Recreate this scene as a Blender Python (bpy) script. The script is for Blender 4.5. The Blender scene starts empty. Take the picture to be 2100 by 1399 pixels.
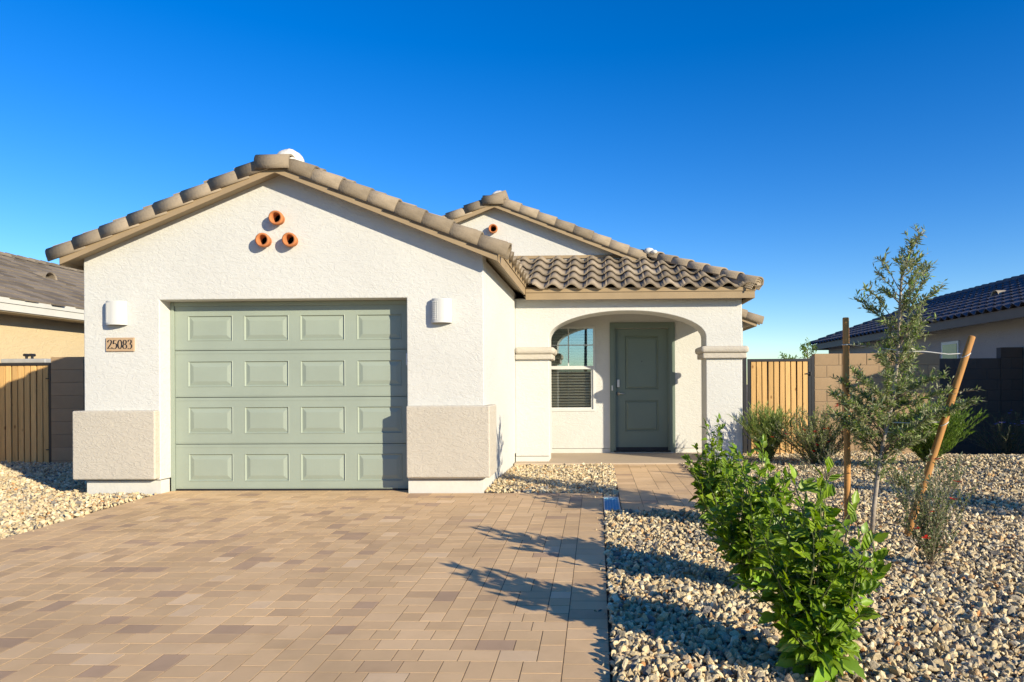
import bpy, bmesh, math, random
import numpy as np
from mathutils import Vector, Matrix
S = bpy.context.scene
COL = S.collection
rad = math.radians
# ------------------------------------------------------------------ camera
FOC, YAW, ROLL, EYE = 1400.0, rad(1.5), rad(.33), 1.18
PX0, PY0 = 1225 - FOC*math.tan(YAW), 788.0
cam = bpy.data.cameras.new('camera'); camo = bpy.data.objects.new('camera', cam); COL.objects.link(camo)
cam.sensor_width = 36; cam.lens = 36*FOC/2100
cam.shift_x = -(PX0-1050)/2100; cam.shift_y = (PY0-699.5)/2100
cam.clip_start = .05; cam.clip_end = 3000
camo.matrix_world = Matrix.Translation((0, 0, EYE)) @ Matrix.Rotation(YAW, 4, 'Z') @ Matrix.Rotation(rad(90), 4, 'X') @ Matrix.Rotation(-ROLL, 4, 'Z')
S.camera = camo
# ------------------------------------------------------------------ sky, sun, exposure
AZ, EL = rad(51), rad(18.8)             # sun behind the camera's right shoulder
sund = Vector((math.sin(AZ)*math.cos(EL), -math.cos(AZ)*math.cos(EL), math.sin(EL)))
w = bpy.data.worlds.new('World'); S.world = w; w.use_nodes = True
nt = w.node_tree; nt.nodes.clear()
sky = nt.nodes.new('ShaderNodeTexSky'); sky.sky_type = 'NISHITA'; sky.sun_disc = False
sky.sun_elevation = EL; sky.sun_rotation = math.atan2(sund.x, sund.y)
sky.air_density = 1.0; sky.dust_density = .05; sky.ozone_density = 3.9
hs = nt.nodes.new('ShaderNodeHueSaturation'); hs.inputs['Saturation'].default_value = 1.35; hs.inputs['Hue'].default_value = .514
bg = nt.nodes.new('ShaderNodeBackground'); bg.inputs['Strength'].default_value = .128
wo = nt.nodes.new('ShaderNodeOutputWorld')
nt.links.new(sky.outputs[0], hs.inputs['Color']); nt.links.new(hs.outputs[0], bg.inputs['Color']); nt.links.new(bg.outputs[0], wo.inputs[0])
sl = bpy.data.lights.new('sun', 'SUN'); sl.energy = 5.0; sl.angle = rad(.5); sl.color = (1, .885, .68)
so = bpy.data.objects.new('sun', sl); COL.objects.link(so)
so.rotation_euler = (-sund).to_track_quat('-Z', 'Y').to_euler(); so.location = sund*60
S.view_settings.view_transform = 'Standard'; S.view_settings.look = 'None'; S.view_settings.gamma = 1
S.view_settings.exposure = 0.62
S.render.engine = 'CYCLES'
rng = random.Random(7); nrg = np.random.default_rng(7)

# ------------------------------------------------------------------ helpers
WM = {}
def link(name, data, parent=None, W=None):
    o = bpy.data.objects.new(name, data); COL.objects.link(o)
    W = W or Matrix.Identity(4)
    if parent is not None:
        o.parent = parent; o.matrix_parent_inverse = WM[parent.name].inverted()
    o.matrix_basis = W; WM[o.name] = W
    return o
def tag(o, label, cat, group=None, kind=None):
    if label: o['label'] = label
    if cat: o['category'] = cat
    if group: o['group'] = group
    if kind: o['kind'] = kind
    return o
def thing(name, loc, label, cat, group=None):
    return tag(link(name, None, None, Matrix.Translation(loc)), label, cat, group)
def mesh(name, V, Fc, mat=None, smooth=False):
    m = bpy.data.meshes.new(name); m.from_pydata([tuple(v) for v in V], [], Fc)
    if mat: m.materials.append(mat)
    if smooth: m.polygons.foreach_set('use_smooth', [True]*len(m.polygons))
    m.update(); return m
def npmesh(name, V, T, mat, col=None, smooth=False):
    """V (n,3), T (m,k) k=3/4"""
    V = np.asarray(V, np.float32); T = np.asarray(T, np.int32); k = T.shape[1]
    m = bpy.data.meshes.new(name); m.vertices.add(len(V)); m.vertices.foreach_set('co', V.ravel())
    m.loops.add(T.size); m.loops.foreach_set('vertex_index', T.ravel())
    m.polygons.add(len(T)); m.polygons.foreach_set('loop_start', np.arange(len(T), dtype=np.int32)*k)
    m.polygons.foreach_set('use_smooth', np.full(len(T), smooth, bool))
    m.materials.append(mat); m.update(calc_edges=True); m.validate()
    if col is not None:
        a = m.color_attributes.new('col', 'FLOAT_COLOR', 'POINT')
        c4 = np.ones((len(V), 4), np.float32); c4[:, :3] = col; a.data.foreach_set('color', c4.ravel())
    return m
class B:
    """collects shapes for ONE mesh"""
    def __init__(s): s.V = []; s.F = []
    def add(s, V, F):
        n = len(s.V); s.V += [Vector(v) for v in V]; s.F += [tuple(i+n for i in f) for f in F]; return s
    def box(s, x0, x1, y0, y1, z0, z1, M=None):
        V = [Vector(p) for p in ((x0,y0,z0),(x1,y0,z0),(x1,y1,z0),(x0,y1,z0),(x0,y0,z1),(x1,y0,z1),(x1,y1,z1),(x0,y1,z1))]
        if M: V = [M @ v for v in V]
        return s.add(V, [(3,2,1,0),(4,5,6,7),(0,1,5,4),(1,2,6,5),(2,3,7,6),(3,0,4,7)])
    def tube(s, P, R, n=8, cap=True):
        P = [Vector(p) for p in P]; rings = []
        for i, p in enumerate(P):
            t = (P[min(i+1, len(P)-1)]-P[max(i-1, 0)]).normalized()
            a = t.orthogonal().normalized() if i == 0 else (a - t*a.dot(t)).normalized()
            b = t.cross(a); r = R[i] if hasattr(R, '__len__') else R
            rings.append([p + (a*math.cos(k*math.tau/n)+b*math.sin(k*math.tau/n))*r for k in range(n)])
        V = [v for r in rings for v in r]
        Fc = [(i*n+k, i*n+(k+1) % n, (i+1)*n+(k+1) % n, (i+1)*n+k) for i in range(len(P)-1) for k in range(n)]
        if cap: Fc += [tuple(range(n-1, -1, -1)), tuple((len(P)-1)*n+k for k in range(n))]
        return s.add(V, Fc)
    def prism(s, poly, y0, y1):
        """polygon in x,z extruded from y0 to y1"""
        n = len(poly); V = [(p[0], y0, p[1]) for p in poly]+[(p[0], y1, p[1]) for p in poly]
        Fc = [tuple(range(n)), tuple(range(2*n-1, n-1, -1))]+[(i, i+n, (i+1) % n+n, (i+1) % n) for i in range(n)]
        return s.add(V, Fc)
    def prismx(s, poly, x0, x1):
        """polygon in y,z extruded along x"""
        n = len(poly); V = [(x0, p[0], p[1]) for p in poly]+[(x1, p[0], p[1]) for p in poly]
        Fc = [tuple(range(n)), tuple(range(2*n-1, n-1, -1))]+[(i, i+n, (i+1) % n+n, (i+1) % n) for i in range(n)]
        return s.add(V, Fc)
    def sweep(s, prof, frames, cap=True):
        """prof: closed list of (a,b); frames: list of (origin, A, B)"""
        n = len(prof); V = [o+A*a+Bv*b for (o, A, Bv) in frames for (a, b) in prof]
        Fc = [(i*n+k, i*n+(k+1) % n, (i+1)*n+(k+1) % n, (i+1)*n+k) for i in range(len(frames)-1) for k in range(n)]
        if cap: Fc += [tuple(range(n-1, -1, -1)), tuple((len(frames)-1)*n+k for k in range(n))]
        return s.add(V, Fc)
    def data(s, name, mat, bev=0, seg=2, smooth=False):
        bm = bmesh.new(); vs = [bm.verts.new(v) for v in s.V]
        for f in s.F:
            try: bm.faces.new([vs[i] for i in f])
            except ValueError: pass
        bmesh.ops.recalc_face_normals(bm, faces=bm.faces)
        if bev:
            ed = [e for e in bm.edges if len(e.link_faces) == 2 and e.calc_face_angle(0) > .5]
            bmesh.ops.bevel(bm, geom=ed, offset=bev, segments=seg, affect='EDGES', profile=.5, clamp_overlap=True)
        big = [f for f in bm.faces if len(f.verts) > 4]
        if big: bmesh.ops.triangulate(bm, faces=big)
        m = bpy.data.meshes.new(name); bm.to_mesh(m); bm.free(); m.materials.append(mat)
        if smooth: m.polygons.foreach_set('use_smooth', [True]*len(m.polygons))
        return m
    def obj(s, name, mat, parent=None, bev=0, seg=2, smooth=False):
        return link(name, s.data(name, mat, bev, seg, smooth), parent)
def lerp(a, b, t): return a+(b-a)*t

# ------------------------------------------------------------------ materials
def srgb(r, g, b):
    f = lambda c: (c/255/12.92 if c/255 <= .04045 else ((c/255+.055)/1.055)**2.4)
    return (f(r), f(g), f(b))
class NT:
    def __init__(s, name):
        s.m = bpy.data.materials.new(name); s.m.use_nodes = True; s.t = s.m.node_tree
        s.p = s.t.nodes['Principled BSDF']; s.out = s.t.nodes['Material Output']
        s.co = s.n('ShaderNodeTexCoord').outputs['Object']
    def n(s, t, **k):
        x = s.t.nodes.new(t)
        for a, v in k.items(): setattr(x, a, v)
        return x
    def l(s, a, b): s.t.links.new(a, b)
    def map(s, sc, loc=None):
        m = s.n('ShaderNodeMapping'); m.inputs['Scale'].default_value = sc; s.l(s.co, m.inputs[0])
        if loc: m.inputs['Location'].default_value = loc
        return m.outputs[0]
    def noise(s, scale, detail=4, dist=0, rough=.55, co=None):
        x = s.n('ShaderNodeTexNoise'); x.inputs['Scale'].default_value = scale; x.inputs['Detail'].default_value = detail
        x.inputs['Distortion'].default_value = dist; x.inputs['Roughness'].default_value = rough
        s.l(co or s.co, x.inputs['Vector']); return x.outputs['Fac']
    def ramp(s, fac, stops):
        r = s.n('ShaderNodeValToRGB'); s.l(fac, r.inputs[0]); e = r.color_ramp.elements
        while len(e) < len(stops): e.new(.5)
        for i, (p, c) in enumerate(stops):
            e[i].position = p; e[i].color = (*c, 1) if hasattr(c, '__len__') else (c, c, c, 1)
        return r.outputs[0]
    def mix(s, a, b, fac, mode='MIX'):
        x = s.n('ShaderNodeMix', data_type='RGBA', blend_type=mode)
        for sock, v in ((x.inputs[6], a), (x.inputs[7], b), (x.inputs[0], fac)):
            if isinstance(v, (int, float)): sock.default_value = v
            elif isinstance(v, tuple): sock.default_value = (*v, 1)
            else: s.l(v, sock)
        return x.outputs[2]
    def math(s, op, a, b=0):
        x = s.n('ShaderNodeMath', operation=op)
        for sock, v in ((x.inputs[0], a), (x.inputs[1], b)):
            if isinstance(v, (int, float)): sock.default_value = v
            else: s.l(v, sock)
        return x.outputs[0]
    def bump(s, h, dist, strength=1.0):
        b = s.n('ShaderNodeBump'); b.inputs['Distance'].default_value = dist; b.inputs['Strength'].default_value = strength
        s.l(h, b.inputs['Height']); s.l(b.outputs[0], s.p.inputs['Normal'])
    def color(s, c):
        if isinstance(c, tuple): s.p.inputs['Base Color'].default_value = (*c, 1)
        else: s.l(c, s.p.inputs['Base Color'])
    def set(s, rough=.6, metal=0, spec=.5):
        s.p.inputs['Roughness'].default_value = rough; s.p.inputs['Metallic'].default_value = metal
        s.p.inputs['Specular IOR Level'].default_value = spec
        return s.m
def plain(name, c, rough=.5, metal=0, var=.08, vs=6, bump=0, bs=60, spec=.4):
    k = NT(name); f = k.noise(vs, 4)
    d = tuple(x*(1-var) for x in c); b = tuple(min(1, x*(1+var)) for x in c)
    k.color(k.ramp(f, [(.3, d), (.7, b)]))
    if bump: k.bump(k.noise(bs, 4), bump)
    return k.set(rough, metal, spec)
def stucco(name, c, amp=.0045, sc=1.0, dirt=.10):
    """skip-trowel stucco: flat raised patches with sharp lips over a fine sand finish"""
    k = NT(name)
    mp = k.map((10*sc, 10*sc, 17*sc))
    n1 = k.noise(1.0, 5, 1.4, .55, mp)
    lip = k.ramp(n1, [(.47, 0.), (.53, .8), (.75, .9)])
    n2 = k.noise(3.1, 4, .8, .6, mp); lip2 = k.ramp(n2, [(.5, 0.), (.56, .5)])
    n3 = k.noise(170*sc, 3)
    h = k.math('ADD', k.math('ADD', k.math('MULTIPLY', lip, .6), k.math('MULTIPLY', lip2, .5)), k.math('MULTIPLY', n3, .35))
    k.bump(h, amp)
    big = k.noise(.8, 6, .3); mid = k.noise(9, 5, 0, .7)
    col = k.mix(c, tuple(x*(1-dirt) for x in c), k.ramp(big, [(.35, 0.), (.75, 1.)]))
    col = k.mix(col, tuple(x*.86 for x in c), k.ramp(mid, [(.55, 0.), (.9, 1.)]))
    k.color(col); return k.set(.9, 0, .2)
M_wall = stucco('stucco_white', (.588, .583, .54), .0022)
M_plinth = stucco('stucco_tan', (.505, .46, .38), .003, 1.2)
M_stem = plain('stem_wall_paint', (.57, .56, .51), .85, 0, .05, 5, .002, 40, .2)
M_neighl = stucco('stucco_yellow', (.58, .465, .28), .004)
M_neighr = stucco('stucco_grey', (.40, .37, .345), .007)
M_trim = plain('fascia_paint', (.32, .235, .135), .6, 0, .07, 4, .001, 80, .3)
M_soffit = plain('soffit_paint', (.34, .28, .19), .7, 0, .08, 5, .001, 60, .2)
M_white = plain('white_vinyl', (.62, .62, .58), .4, 0, .03, 5)
M_gutter = plain('white_fascia_paint', (.56, .55, .49), .5, 0, .05, 3)
M_mortar = plain('white_mortar', (.60, .58, .53), .9, 0, .12, 9, .004, 30, .1)
M_black = plain('black_powder_coat', (.018, .018, .02), .5, 0, .2, 8)
M_sconce = plain('white_ceramic', (.54, .54, .51), .55, 0, .02, 5, .0006, 120)
M_terra = plain('terracotta', (.46, .17, .065), .8, 0, .14, 18, .0015, 90, .15)
M_nickel = plain('satin_nickel', (.55, .53, .50), .32, .9, .05, 10)
M_dark = plain('dark_interior', (.035, .032, .03), .9)
M_room = plain('room_paint', (.30, .27, .22), .9)
M_wire = plain('tie_wire', (.62, .60, .55), .5, 0, .1, 30)
M_concrete = None
def mk_door(name, c, rough):
    k = NT(name); f = k.noise(2.2, 4)
    k.color(k.ramp(f, [(.3, tuple(x*.95 for x in c)), (.7, tuple(x*1.04 for x in c))]))
    mp = k.map((90, 90, 5)); k.bump(k.noise(1, 3, .4, .5, mp), .0005); return k.set(rough, 0, .35)
M_gdoor = mk_door('sage_garage_paint', (.285, .33, .268), .5)
M_fdoor = mk_door('green_grey_door_paint', (.145, .185, .15), .45)
k = NT('poured_concrete'); f = k.noise(1.5, 6); g = k.noise(40, 4)
k.color(k.mix((.50, .40, .285), (.42, .335, .24), f)); k.bump(g, .0015); M_concrete = k.set(.9, 0, .15)
# roof tile: object-random tone, weather streaks, pale scuffs
def mk_tile(name, c, rnd=True):
    k = NT(name)
    f = k.noise(4, 5); st = k.noise(1.0, 5, .5, .6, k.map((40, 5, 40)))
    a = tuple(x*.72 for x in c); b = tuple(x*1.15 for x in c)
    col = k.ramp(f, [(.25, a), (.5, c), (.8, b)])
    col = k.mix(col, tuple(x*.6 for x in c), k.math('MULTIPLY', k.ramp(st, [(.52, 0.), (.75, 1.)]), .55))
    sc = k.noise(11, 6, .3, .75); col = k.mix(col, (.52, .47, .39), k.math('MULTIPLY', k.ramp(sc, [(.66, 0.), (.72, 1.)]), .5))
    if rnd:
        oi = k.n('ShaderNodeObjectInfo')
        col = k.mix(col, k.ramp(oi.outputs['Random'], [(0., .72), (.5, 1.), (1., 1.28)]), 1.0, 'MULTIPLY')
    k.color(col); k.bump(k.math('ADD', k.noise(55, 5), k.math('MULTIPLY', st, .6)), .004)
    return k.set(.9, 0, .15)
M_tile = mk_tile('concrete_roof_tile', (.27, .218, .155))
M_tilepale = mk_tile('pale_roof_tile', (.42, .35, .26))
M_tileL = mk_tile('flat_grey_brown_tile', (.20, .165, .125))
M_tileR = mk_tile('slate_blue_tile', (.095, .095, .115), False)
# wood
def mk_wood(name, c, knots=True):
    k = NT(name); oi = k.n('ShaderNodeObjectInfo')
    mp = k.n('ShaderNodeMapping'); mp.inputs['Scale'].default_value = (28, 28, 1.6); k.l(k.co, mp.inputs[0])
    cx = k.n('ShaderNodeCombineXYZ'); k.l(k.math('MULTIPLY', oi.outputs['Random'], 40.), cx.inputs[0]); k.l(k.math('MULTIPLY', oi.outputs['Random'], 17.), cx.inputs[2]); k.l(cx.outputs[0], mp.inputs['Location'])
    g = k.noise(1.2, 5, 1.2, .6, mp.outputs[0])
    col = k.ramp(g, [(.3, tuple(x*.80 for x in c)), (.5, c), (.72, tuple(min(1, x*1.12) for x in c))])
    if knots:
        vo = k.n('ShaderNodeTexVoronoi'); vo.inputs['Scale'].default_value = 1
        m2 = k.n('ShaderNodeMapping'); m2.inputs['Scale'].default_value = (6, 6, 3.2); k.l(k.co, m2.inputs[0]); k.l(cx.outputs[0], m2.inputs['Location'])
        k.l(m2.outputs[0], vo.inputs['Vector'])
        col = k.mix(col, (.20, .085, .025), k.ramp(vo.outputs['Distance'], [(.05, .9), (.13, 0.)]))
    col = k.mix(col, k.ramp(oi.outputs['Random'], [(0., .82), (1., 1.12)]), 1., 'MULTIPLY')
    k.color(col); k.bump(g, .0015); return k.set(.75, 0, .2)
M_wood = mk_wood('cedar_board', (.60, .37, .145))
M_stake = mk_wood('lodgepole_stake', (.44, .22, .07))
# block
def mk_block(name, c):
    k = NT(name); oi = k.n('ShaderNodeObjectInfo'); f = k.noise(3, 5)
    col = k.ramp(f, [(.3, tuple(x*.86 for x in c)), (.7, tuple(x*1.08 for x in c))])
    pit = k.noise(90, 4, 0, .7); col = k.mix(col, tuple(x*.6 for x in c), k.math('MULTIPLY', k.ramp(pit, [(.6, 0.), (.75, 1.)]), .5))
    col = k.mix(col, k.ramp(oi.outputs['Random'], [(0., .92), (1., 1.07)]), 1., 'MULTIPLY')
    k.color(col); k.bump(pit, .003); return k.set(.95, 0, .1)
M_block = mk_block('tan_concrete_block', (.36, .25, .145))
M_mort = plain('block_mortar', (.26, .19, .12), .95)
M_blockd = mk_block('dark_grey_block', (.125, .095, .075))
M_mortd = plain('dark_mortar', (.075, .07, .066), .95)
# pavers: tone per paver
def mk_paver(name, attr):
    k = NT(name)
    if attr:
        a = k.n('ShaderNodeVertexColor'); a.layer_name = 'col'; c0 = a.outputs[0]
    else:
        c0 = k.n('ShaderNodeObjectInfo').outputs['Color']
    k.co = k.n('ShaderNodeNewGeometry').outputs['Position']
    blot = k.noise(5, 5, .2, .6); c1 = k.mix(c0, (.76, .72, .68), k.ramp(blot, [(.5, 0.), (.8, .4)]), 'MULTIPLY')
    c1 = k.mix(c1, k.ramp(k.noise(.9, 6, .6, .6), [(.3, .84), (.5, 1.), (.7, 1.07)]), 1., 'MULTIPLY'); gr = k.noise(260, 3, 0, .8); c1 = k.mix(c1, (.55, .45, .33), k.ramp(gr, [(.66, 0.), (.74, .55)]))
    dk = k.noise(190, 3, 0, .8, k.map((1, 1, 1), (7, 3, 1))); c1 = k.mix(c1, (.11, .08, .06), k.ramp(dk, [(.68, 0.), (.78, .6)]))
    k.color(c1); k.bump(k.math('ADD', gr, k.math('MULTIPLY', k.noise(60, 4), .6)), .0018)
    return k.set(.85, 0, .25)
M_pav = mk_paver('clay_paver', False); M_pava = mk_paver('clay_paver_field', True)
M_slat = plain('beige_blind', (.80, .68, .50), .6, 0, .04, 6)
M_sand = plain('joint_sand', (.10, .07, .045), .95, 0, .2, 60, .003, 200)
# gravel
k = NT('gravel_stone'); a = k.n('ShaderNodeVertexColor'); a.layer_name = 'col'
k.co = k.n('ShaderNodeNewGeometry').outputs['Position']
g = k.noise(120, 4, .3, .7); k.color(k.mix(a.outputs[0], k.ramp(g, [(.3, .75), (.65, 1.2)]), .8, 'MULTIPLY')); k.bump(g, .004); M_stone = k.set(.85, 0, .25)
k = NT('gravel_bed_soil'); v = k.n('ShaderNodeTexVoronoi'); v.inputs['Scale'].default_value = 26; k.l(k.co, v.inputs['Vector'])
k.color(k.mix((.14, .11, .085), (.36, .29, .21), k.noise(14, 5))); k.bump(v.outputs['Distance'], .02); M_bed = k.set(.95, 0, .1)
M_soil = plain('desert_soil', (.25, .19, .13), .95, 0, .2, .6, .01, 8)
# foliage
def mk_leaf(name, c, tr=.35, rough=.4, rnd=True):
    k = NT(name)
    if rnd == 'attr':
        a = k.n('ShaderNodeVertexColor'); a.layer_name = 'col'; col = a.outputs[0]
    else:
        oi = k.n('ShaderNodeObjectInfo')
        col = k.ramp(oi.outputs['Random'], [(0., tuple(x*.55 for x in c)), (.45, c), (.85, (c[0]*1.35, c[1]*1.2, c[2]*1.1)), (1., (c[0]*1.7, c[1]*1.35, c[2]*1.2))])
        if name == 'broad_leaf':
            sx = k.n('ShaderNodeSeparateXYZ'); k.l(k.co, sx.inputs[0]); vein = k.ramp(k.math('ABSOLUTE', sx.outputs[0]), [(.008, .55), (.03, 0.)])
            wv = k.n('ShaderNodeTexWave'); wv.inputs['Scale'].default_value = 2.2; wv.inputs['Distortion'].default_value = 1.5; wv.bands_direction = 'DIAGONAL'; k.l(k.co, wv.inputs['Vector'])
            col = k.mix(k.mix(col, (c[0]*.6, c[1]*.68, c[2]*.7), k.math('MULTIPLY', wv.outputs['Fac'], .45)), (c[0]*1.8, c[1]*1.6, c[2]*2.5), vein)
            k.bump(wv.outputs['Fac'], .006)
    k.color(col); k.set(rough, 0, .35)
    t = k.n('ShaderNodeBsdfTranslucent'); m = k.n('ShaderNodeMixShader'); m.inputs[0].default_value = tr
    hsv = k.n('ShaderNodeHueSaturation'); hsv.inputs['Value'].default_value = 1.5; hsv.inputs['Saturation'].default_value = 1.1
    if isinstance(col, tuple): hsv.inputs['Color'].default_value = (*col, 1)
    else: k.l(col, hsv.inputs['Color'])
    k.l(hsv.outputs[0], t.inputs[0]); k.l(k.p.outputs[0], m.inputs[1]); k.l(t.outputs[0], m.inputs[2]); k.l(m.outputs[0], k.out.inputs[0])
    return k.m
LEAFC = (.175, .285, .022)
M_leaf = mk_leaf('broad_leaf', LEAFC, .3, .33)
M_leafa = mk_leaf('broad_leaf_mass', LEAFC, .3, .38, 'attr')
M_fol = mk_leaf('small_leaf', (.1, .14, .05), .25, .5, 'attr')
M_stem2 = plain('green_stem', (.13, .15, .05), .7, 0, .2, 30)
M_bark = plain('pale_bark', (.33, .28, .22), .9, 0, .25, 25, .003, 60)
M_twig = plain('woody_twig', (.17, .125, .085), .9, 0, .25, 30)
# glass
def mk_glass(name, ior, tint):
  k = NT(name); k.set(.02, 0, .5)
  gl = k.n('ShaderNodeBsdfGlossy'); gl.inputs['Roughness'].default_value = .012; gl.inputs['Color'].default_value = (.85, .95, 1, 1)
  tp = k.n('ShaderNodeBsdfTransparent'); tp.inputs['Color'].default_value = tint
  fr = k.n('ShaderNodeFresnel'); fr.inputs['IOR'].default_value = ior
  mx = k.n('ShaderNodeMixShader'); k.l(k.math('MINIMUM', k.math('MULTIPLY', fr.outputs[0], 1.6), .9), mx.inputs[0]); k.l(tp.outputs[0], mx.inputs[1]); k.l(gl.outputs[0], mx.inputs[2]); k.l(mx.outputs[0], k.out.inputs[0]); return k.m
M_glass = mk_glass('coated_window_glass', 2.6, (.78, .86, .82, 1)); M_glass2 = mk_glass('clear_window_glass', 1.5, (.93, .95, .93, 1))
# ------------------------------------------------------------------ ground, gravel bed, driveway, walkway, porch slab
XL, XR = -5.67, -1.235          # garage outer walls
YG, YA, YB = 7.4, 10.25, 11.5   # garage front, arch front, porch back wall
DX0, DX1, WX0, WX1, WY0, PY = -4.84, .05, .225, 1.22, 6.45, 10.02
def sy(y): return -.025*max(0., min(7.4-y, 9.))
def gz(x, y):
    z = sy(y)+.012*math.sin(1.7*x+.6*y)+.012*math.sin(2.3*y-x)
    if x > .05:
        z += .20*math.exp(-((x-5.3)/1.7)**2-((y-8.7)/1.5)**2)
        t = max(0., min(1., (y-10.6)/2.)); q = max(0., min(1., (x-4.5)/1.5)); z -= .26*q*t*t*(3-2*t)
    if x < -4.8: z -= .02
    return z
def hard(x, y, e=0.):
    if DX0-e < x < DX1+e and y < 7.42: return True
    if WX0-e < x < WX1+e and WY0-e < y < PY+.1: return True
    if .05-e < x < .23 and WY0-e < y < 7.25: return True
    if y > YG-e and XL-e < x < XR+e: return True
    if y > PY-e and XL < x < 2.25+e and y < 13.2: return True
    if y > 11.6 and XL < x < 2.8: return True
    return False
gs = 900
tag(link('ground', mesh('ground', [(-gs, -gs, -.5), (gs, -gs, -.5), (gs, gs, -.5), (-gs, gs, -.5)], [(0, 1, 2, 3)], M_soil)), None, None, kind='structure')
nx, ny = 250, 190
V = np.zeros((nx, ny, 3))
for i, x in enumerate(np.linspace(-16, 14, nx)):
    for j, y in enumerate(np.linspace(-4, 19, ny)):
        V[i, j] = (x, y, (sy(y) if hard(x, y, .06) else gz(x, y))-(.10 if hard(x, y, .06) else .018))
idx = np.arange(nx*ny).reshape(nx, ny)
T = np.stack([idx[:-1, :-1], idx[1:, :-1], idx[1:, 1:], idx[:-1, 1:]], -1).reshape(-1, 4)
tag(link('gravel_bed', npmesh('gravel_bed', V.reshape(-1, 3), T, M_bed, smooth=True)), None, None, kind='structure')

def pack(nx, ny, r):
    occ = [[False]*nx for _ in range(ny)]; out = []
    for j in range(ny):
        for i in range(nx):
            if occ[j][i]: continue
            run = 0
            while i+run < nx and not occ[j][i+run]: run += 1
            ws = [k for k in (2, 3) if k <= run and run-k != 1] or [min(run, 2)]
            wd = r.choice(ws+[w_ for w_ in ws if w_ == 3]); hs_ = [2, 2, 3] if wd == 2 else [2]
            ht = min(r.choice(hs_), ny-j)
            while any(occ[j+b][i+a] for a in range(wd) for b in range(ht)): ht -= 1
            for a in range(wd):
                for b in range(ht): occ[j+b][i+a] = True
            out.append((i, j, wd, ht))
    return out
TONES = [((.67, .46, .222), 5), ((.635, .432, .208), 4), ((.70, .485, .24), 3), ((.575, .39, .195), 2), ((.48, .325, .18), 1.0), ((.74, .53, .28), .5)]
def tone(r, var=1.):
    c = r.choices([t[0] for t in TONES], [t[1] if i < 3 else t[1]*var for i, t in enumerate(TONES)])[0]
    f = r.uniform(.93, 1.07); return (c[0]*f*.98, c[1]*f*.97, c[2]*f*1.08)
PM = {}
def pav_geo(w_, h_, t=.06):
    c = .0002
    return ([(-w_/2+c, -h_/2+c, 0), (w_/2-c, -h_/2+c, 0), (w_/2-c, h_/2-c, 0), (-w_/2+c, h_/2-c, 0),
             (-w_/2, -h_/2, -.0002), (w_/2, -h_/2, -.0002), (w_/2, h_/2, -.0002), (-w_/2, h_/2, -.0002),
             (-w_/2, -h_/2, -t), (w_/2, -h_/2, -t), (w_/2, h_/2, -t), (-w_/2, h_/2, -t)],
            [(0, 1, 2, 3)]+[(4+i, 4+(i+1) % 4, (i+1) % 4, i) for i in range(4)]+[(8+i, 8+(i+1) % 4, 4+(i+1) % 4, 4+i) for i in range(4)])
def pav_mesh(w_, h_):
    key = (round(w_, 4), round(h_, 4))
    if key not in PM: PM[key] = mesh('paver', *pav_geo(w_, h_), M_pav)
    return PM[key]
def lay(owner, P, limit, r):
    """P: (cx,cy,w,h,tone). The pavers that show largest become objects, the rest one joined field"""
    G = .0046
    def score(p):
        d = max(p[1], .3); px, py = 1225+1400*p[0]/d, 788+1400*(EYE-sy(p[1]))/d
        if px < -60 or px > 2150 or py > 1440: return 0
        return p[2]*p[3]/d**3
    P = sorted(P, key=score, reverse=True)
    VV, TT, CC = [], [], []
    for i, (cx, cy, w_, h_, c) in enumerate(P):
        tx, ty = r.gauss(0, .0015), r.gauss(0, .0015)
        W = Matrix.Translation((cx, cy, sy(cy)+r.uniform(-.0003, .0009))) @ Matrix.Rotation(.025*(cy < 7.4)+tx, 4, 'X') @ Matrix.Rotation(ty, 4, 'Y')
        if i < limit:
            o = link('paver', pav_mesh(w_-G, h_-G), owner, W); o.color = (*c, 1)
        else:
            g, f = pav_geo(w_-G, h_-G); n = len(VV)
            VV += [W @ Vector(v) for v in g]; TT += [[q+n for q in ff] for ff in f]; CC += [c]*len(g)
    if VV:
        o = link('paver_field', npmesh('paver_field', [tuple(v) for v in VV], TT, M_pava, np.array(CC)), owner); o['kind'] = 'stuff'
r = random.Random(3)
b = B(); b.add([(DX0, -1.6, sy(-1.6)-.0013), (DX1, -1.6, sy(-1.6)-.0013), (DX1, 7.4, -.0013), (DX0, 7.4, -.0013)], [(0, 1, 2, 3)])
b.add([(-4.82, 7.4, -.012), (-2.08, 7.4, -.012), (-2.08, 7.66, -.012), (-4.82, 7.66, -.012)], [(0, 1, 2, 3)])
drive = tag(b.obj('driveway', M_sand), None, None, kind='structure')
P = []; bw = .215
ix0, ix1, iy0, iy1 = DX0+bw, DX1-bw, -1.6, 7.4-.15
cols = 72; u = (ix1-ix0)/cols; rows = int((iy1-iy0)/u); iy0 = iy1-rows*u
for (i, j, w_, h_) in pack(cols, rows, r):
    cx, cy = ix0+(i+w_/2)*u, iy1-(j+h_/2)*u
    P.append((cx, cy, w_*u, h_*u, tone(r, .5 if cx > -1.6 else 1.5)))
n = int((7.4-.15-iy0)/.142)
for sx in (DX0+bw/2, DX1-bw/2):
    for j in range(n): P.append((sx, 7.25-(j+.5)*.142, bw, .142, tone(r, .4)))
n = 21; 
for j in range(n): wq = (DX1-DX0)/n; P.append((DX0+(j+.5)*wq, 7.325, wq, .15, tone(r, .5)))
for j in range(12): wq = 2.73/12; P.append((-4.815+(j+.5)*wq, 7.50, wq, .20, tone(r, .5)))
lay(drive, P, 300, r)
b = B(); b.add([(WX0, WY0, sy(WY0)-.0013), (WX1, WY0, sy(WY0)-.0013), (WX1, 7.4, -.0013), (WX0, 7.4, -.0013), (WX1, PY, -.0013), (WX0, PY, -.0013)], [(0, 1, 2, 3), (3, 2, 4, 5)])
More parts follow.
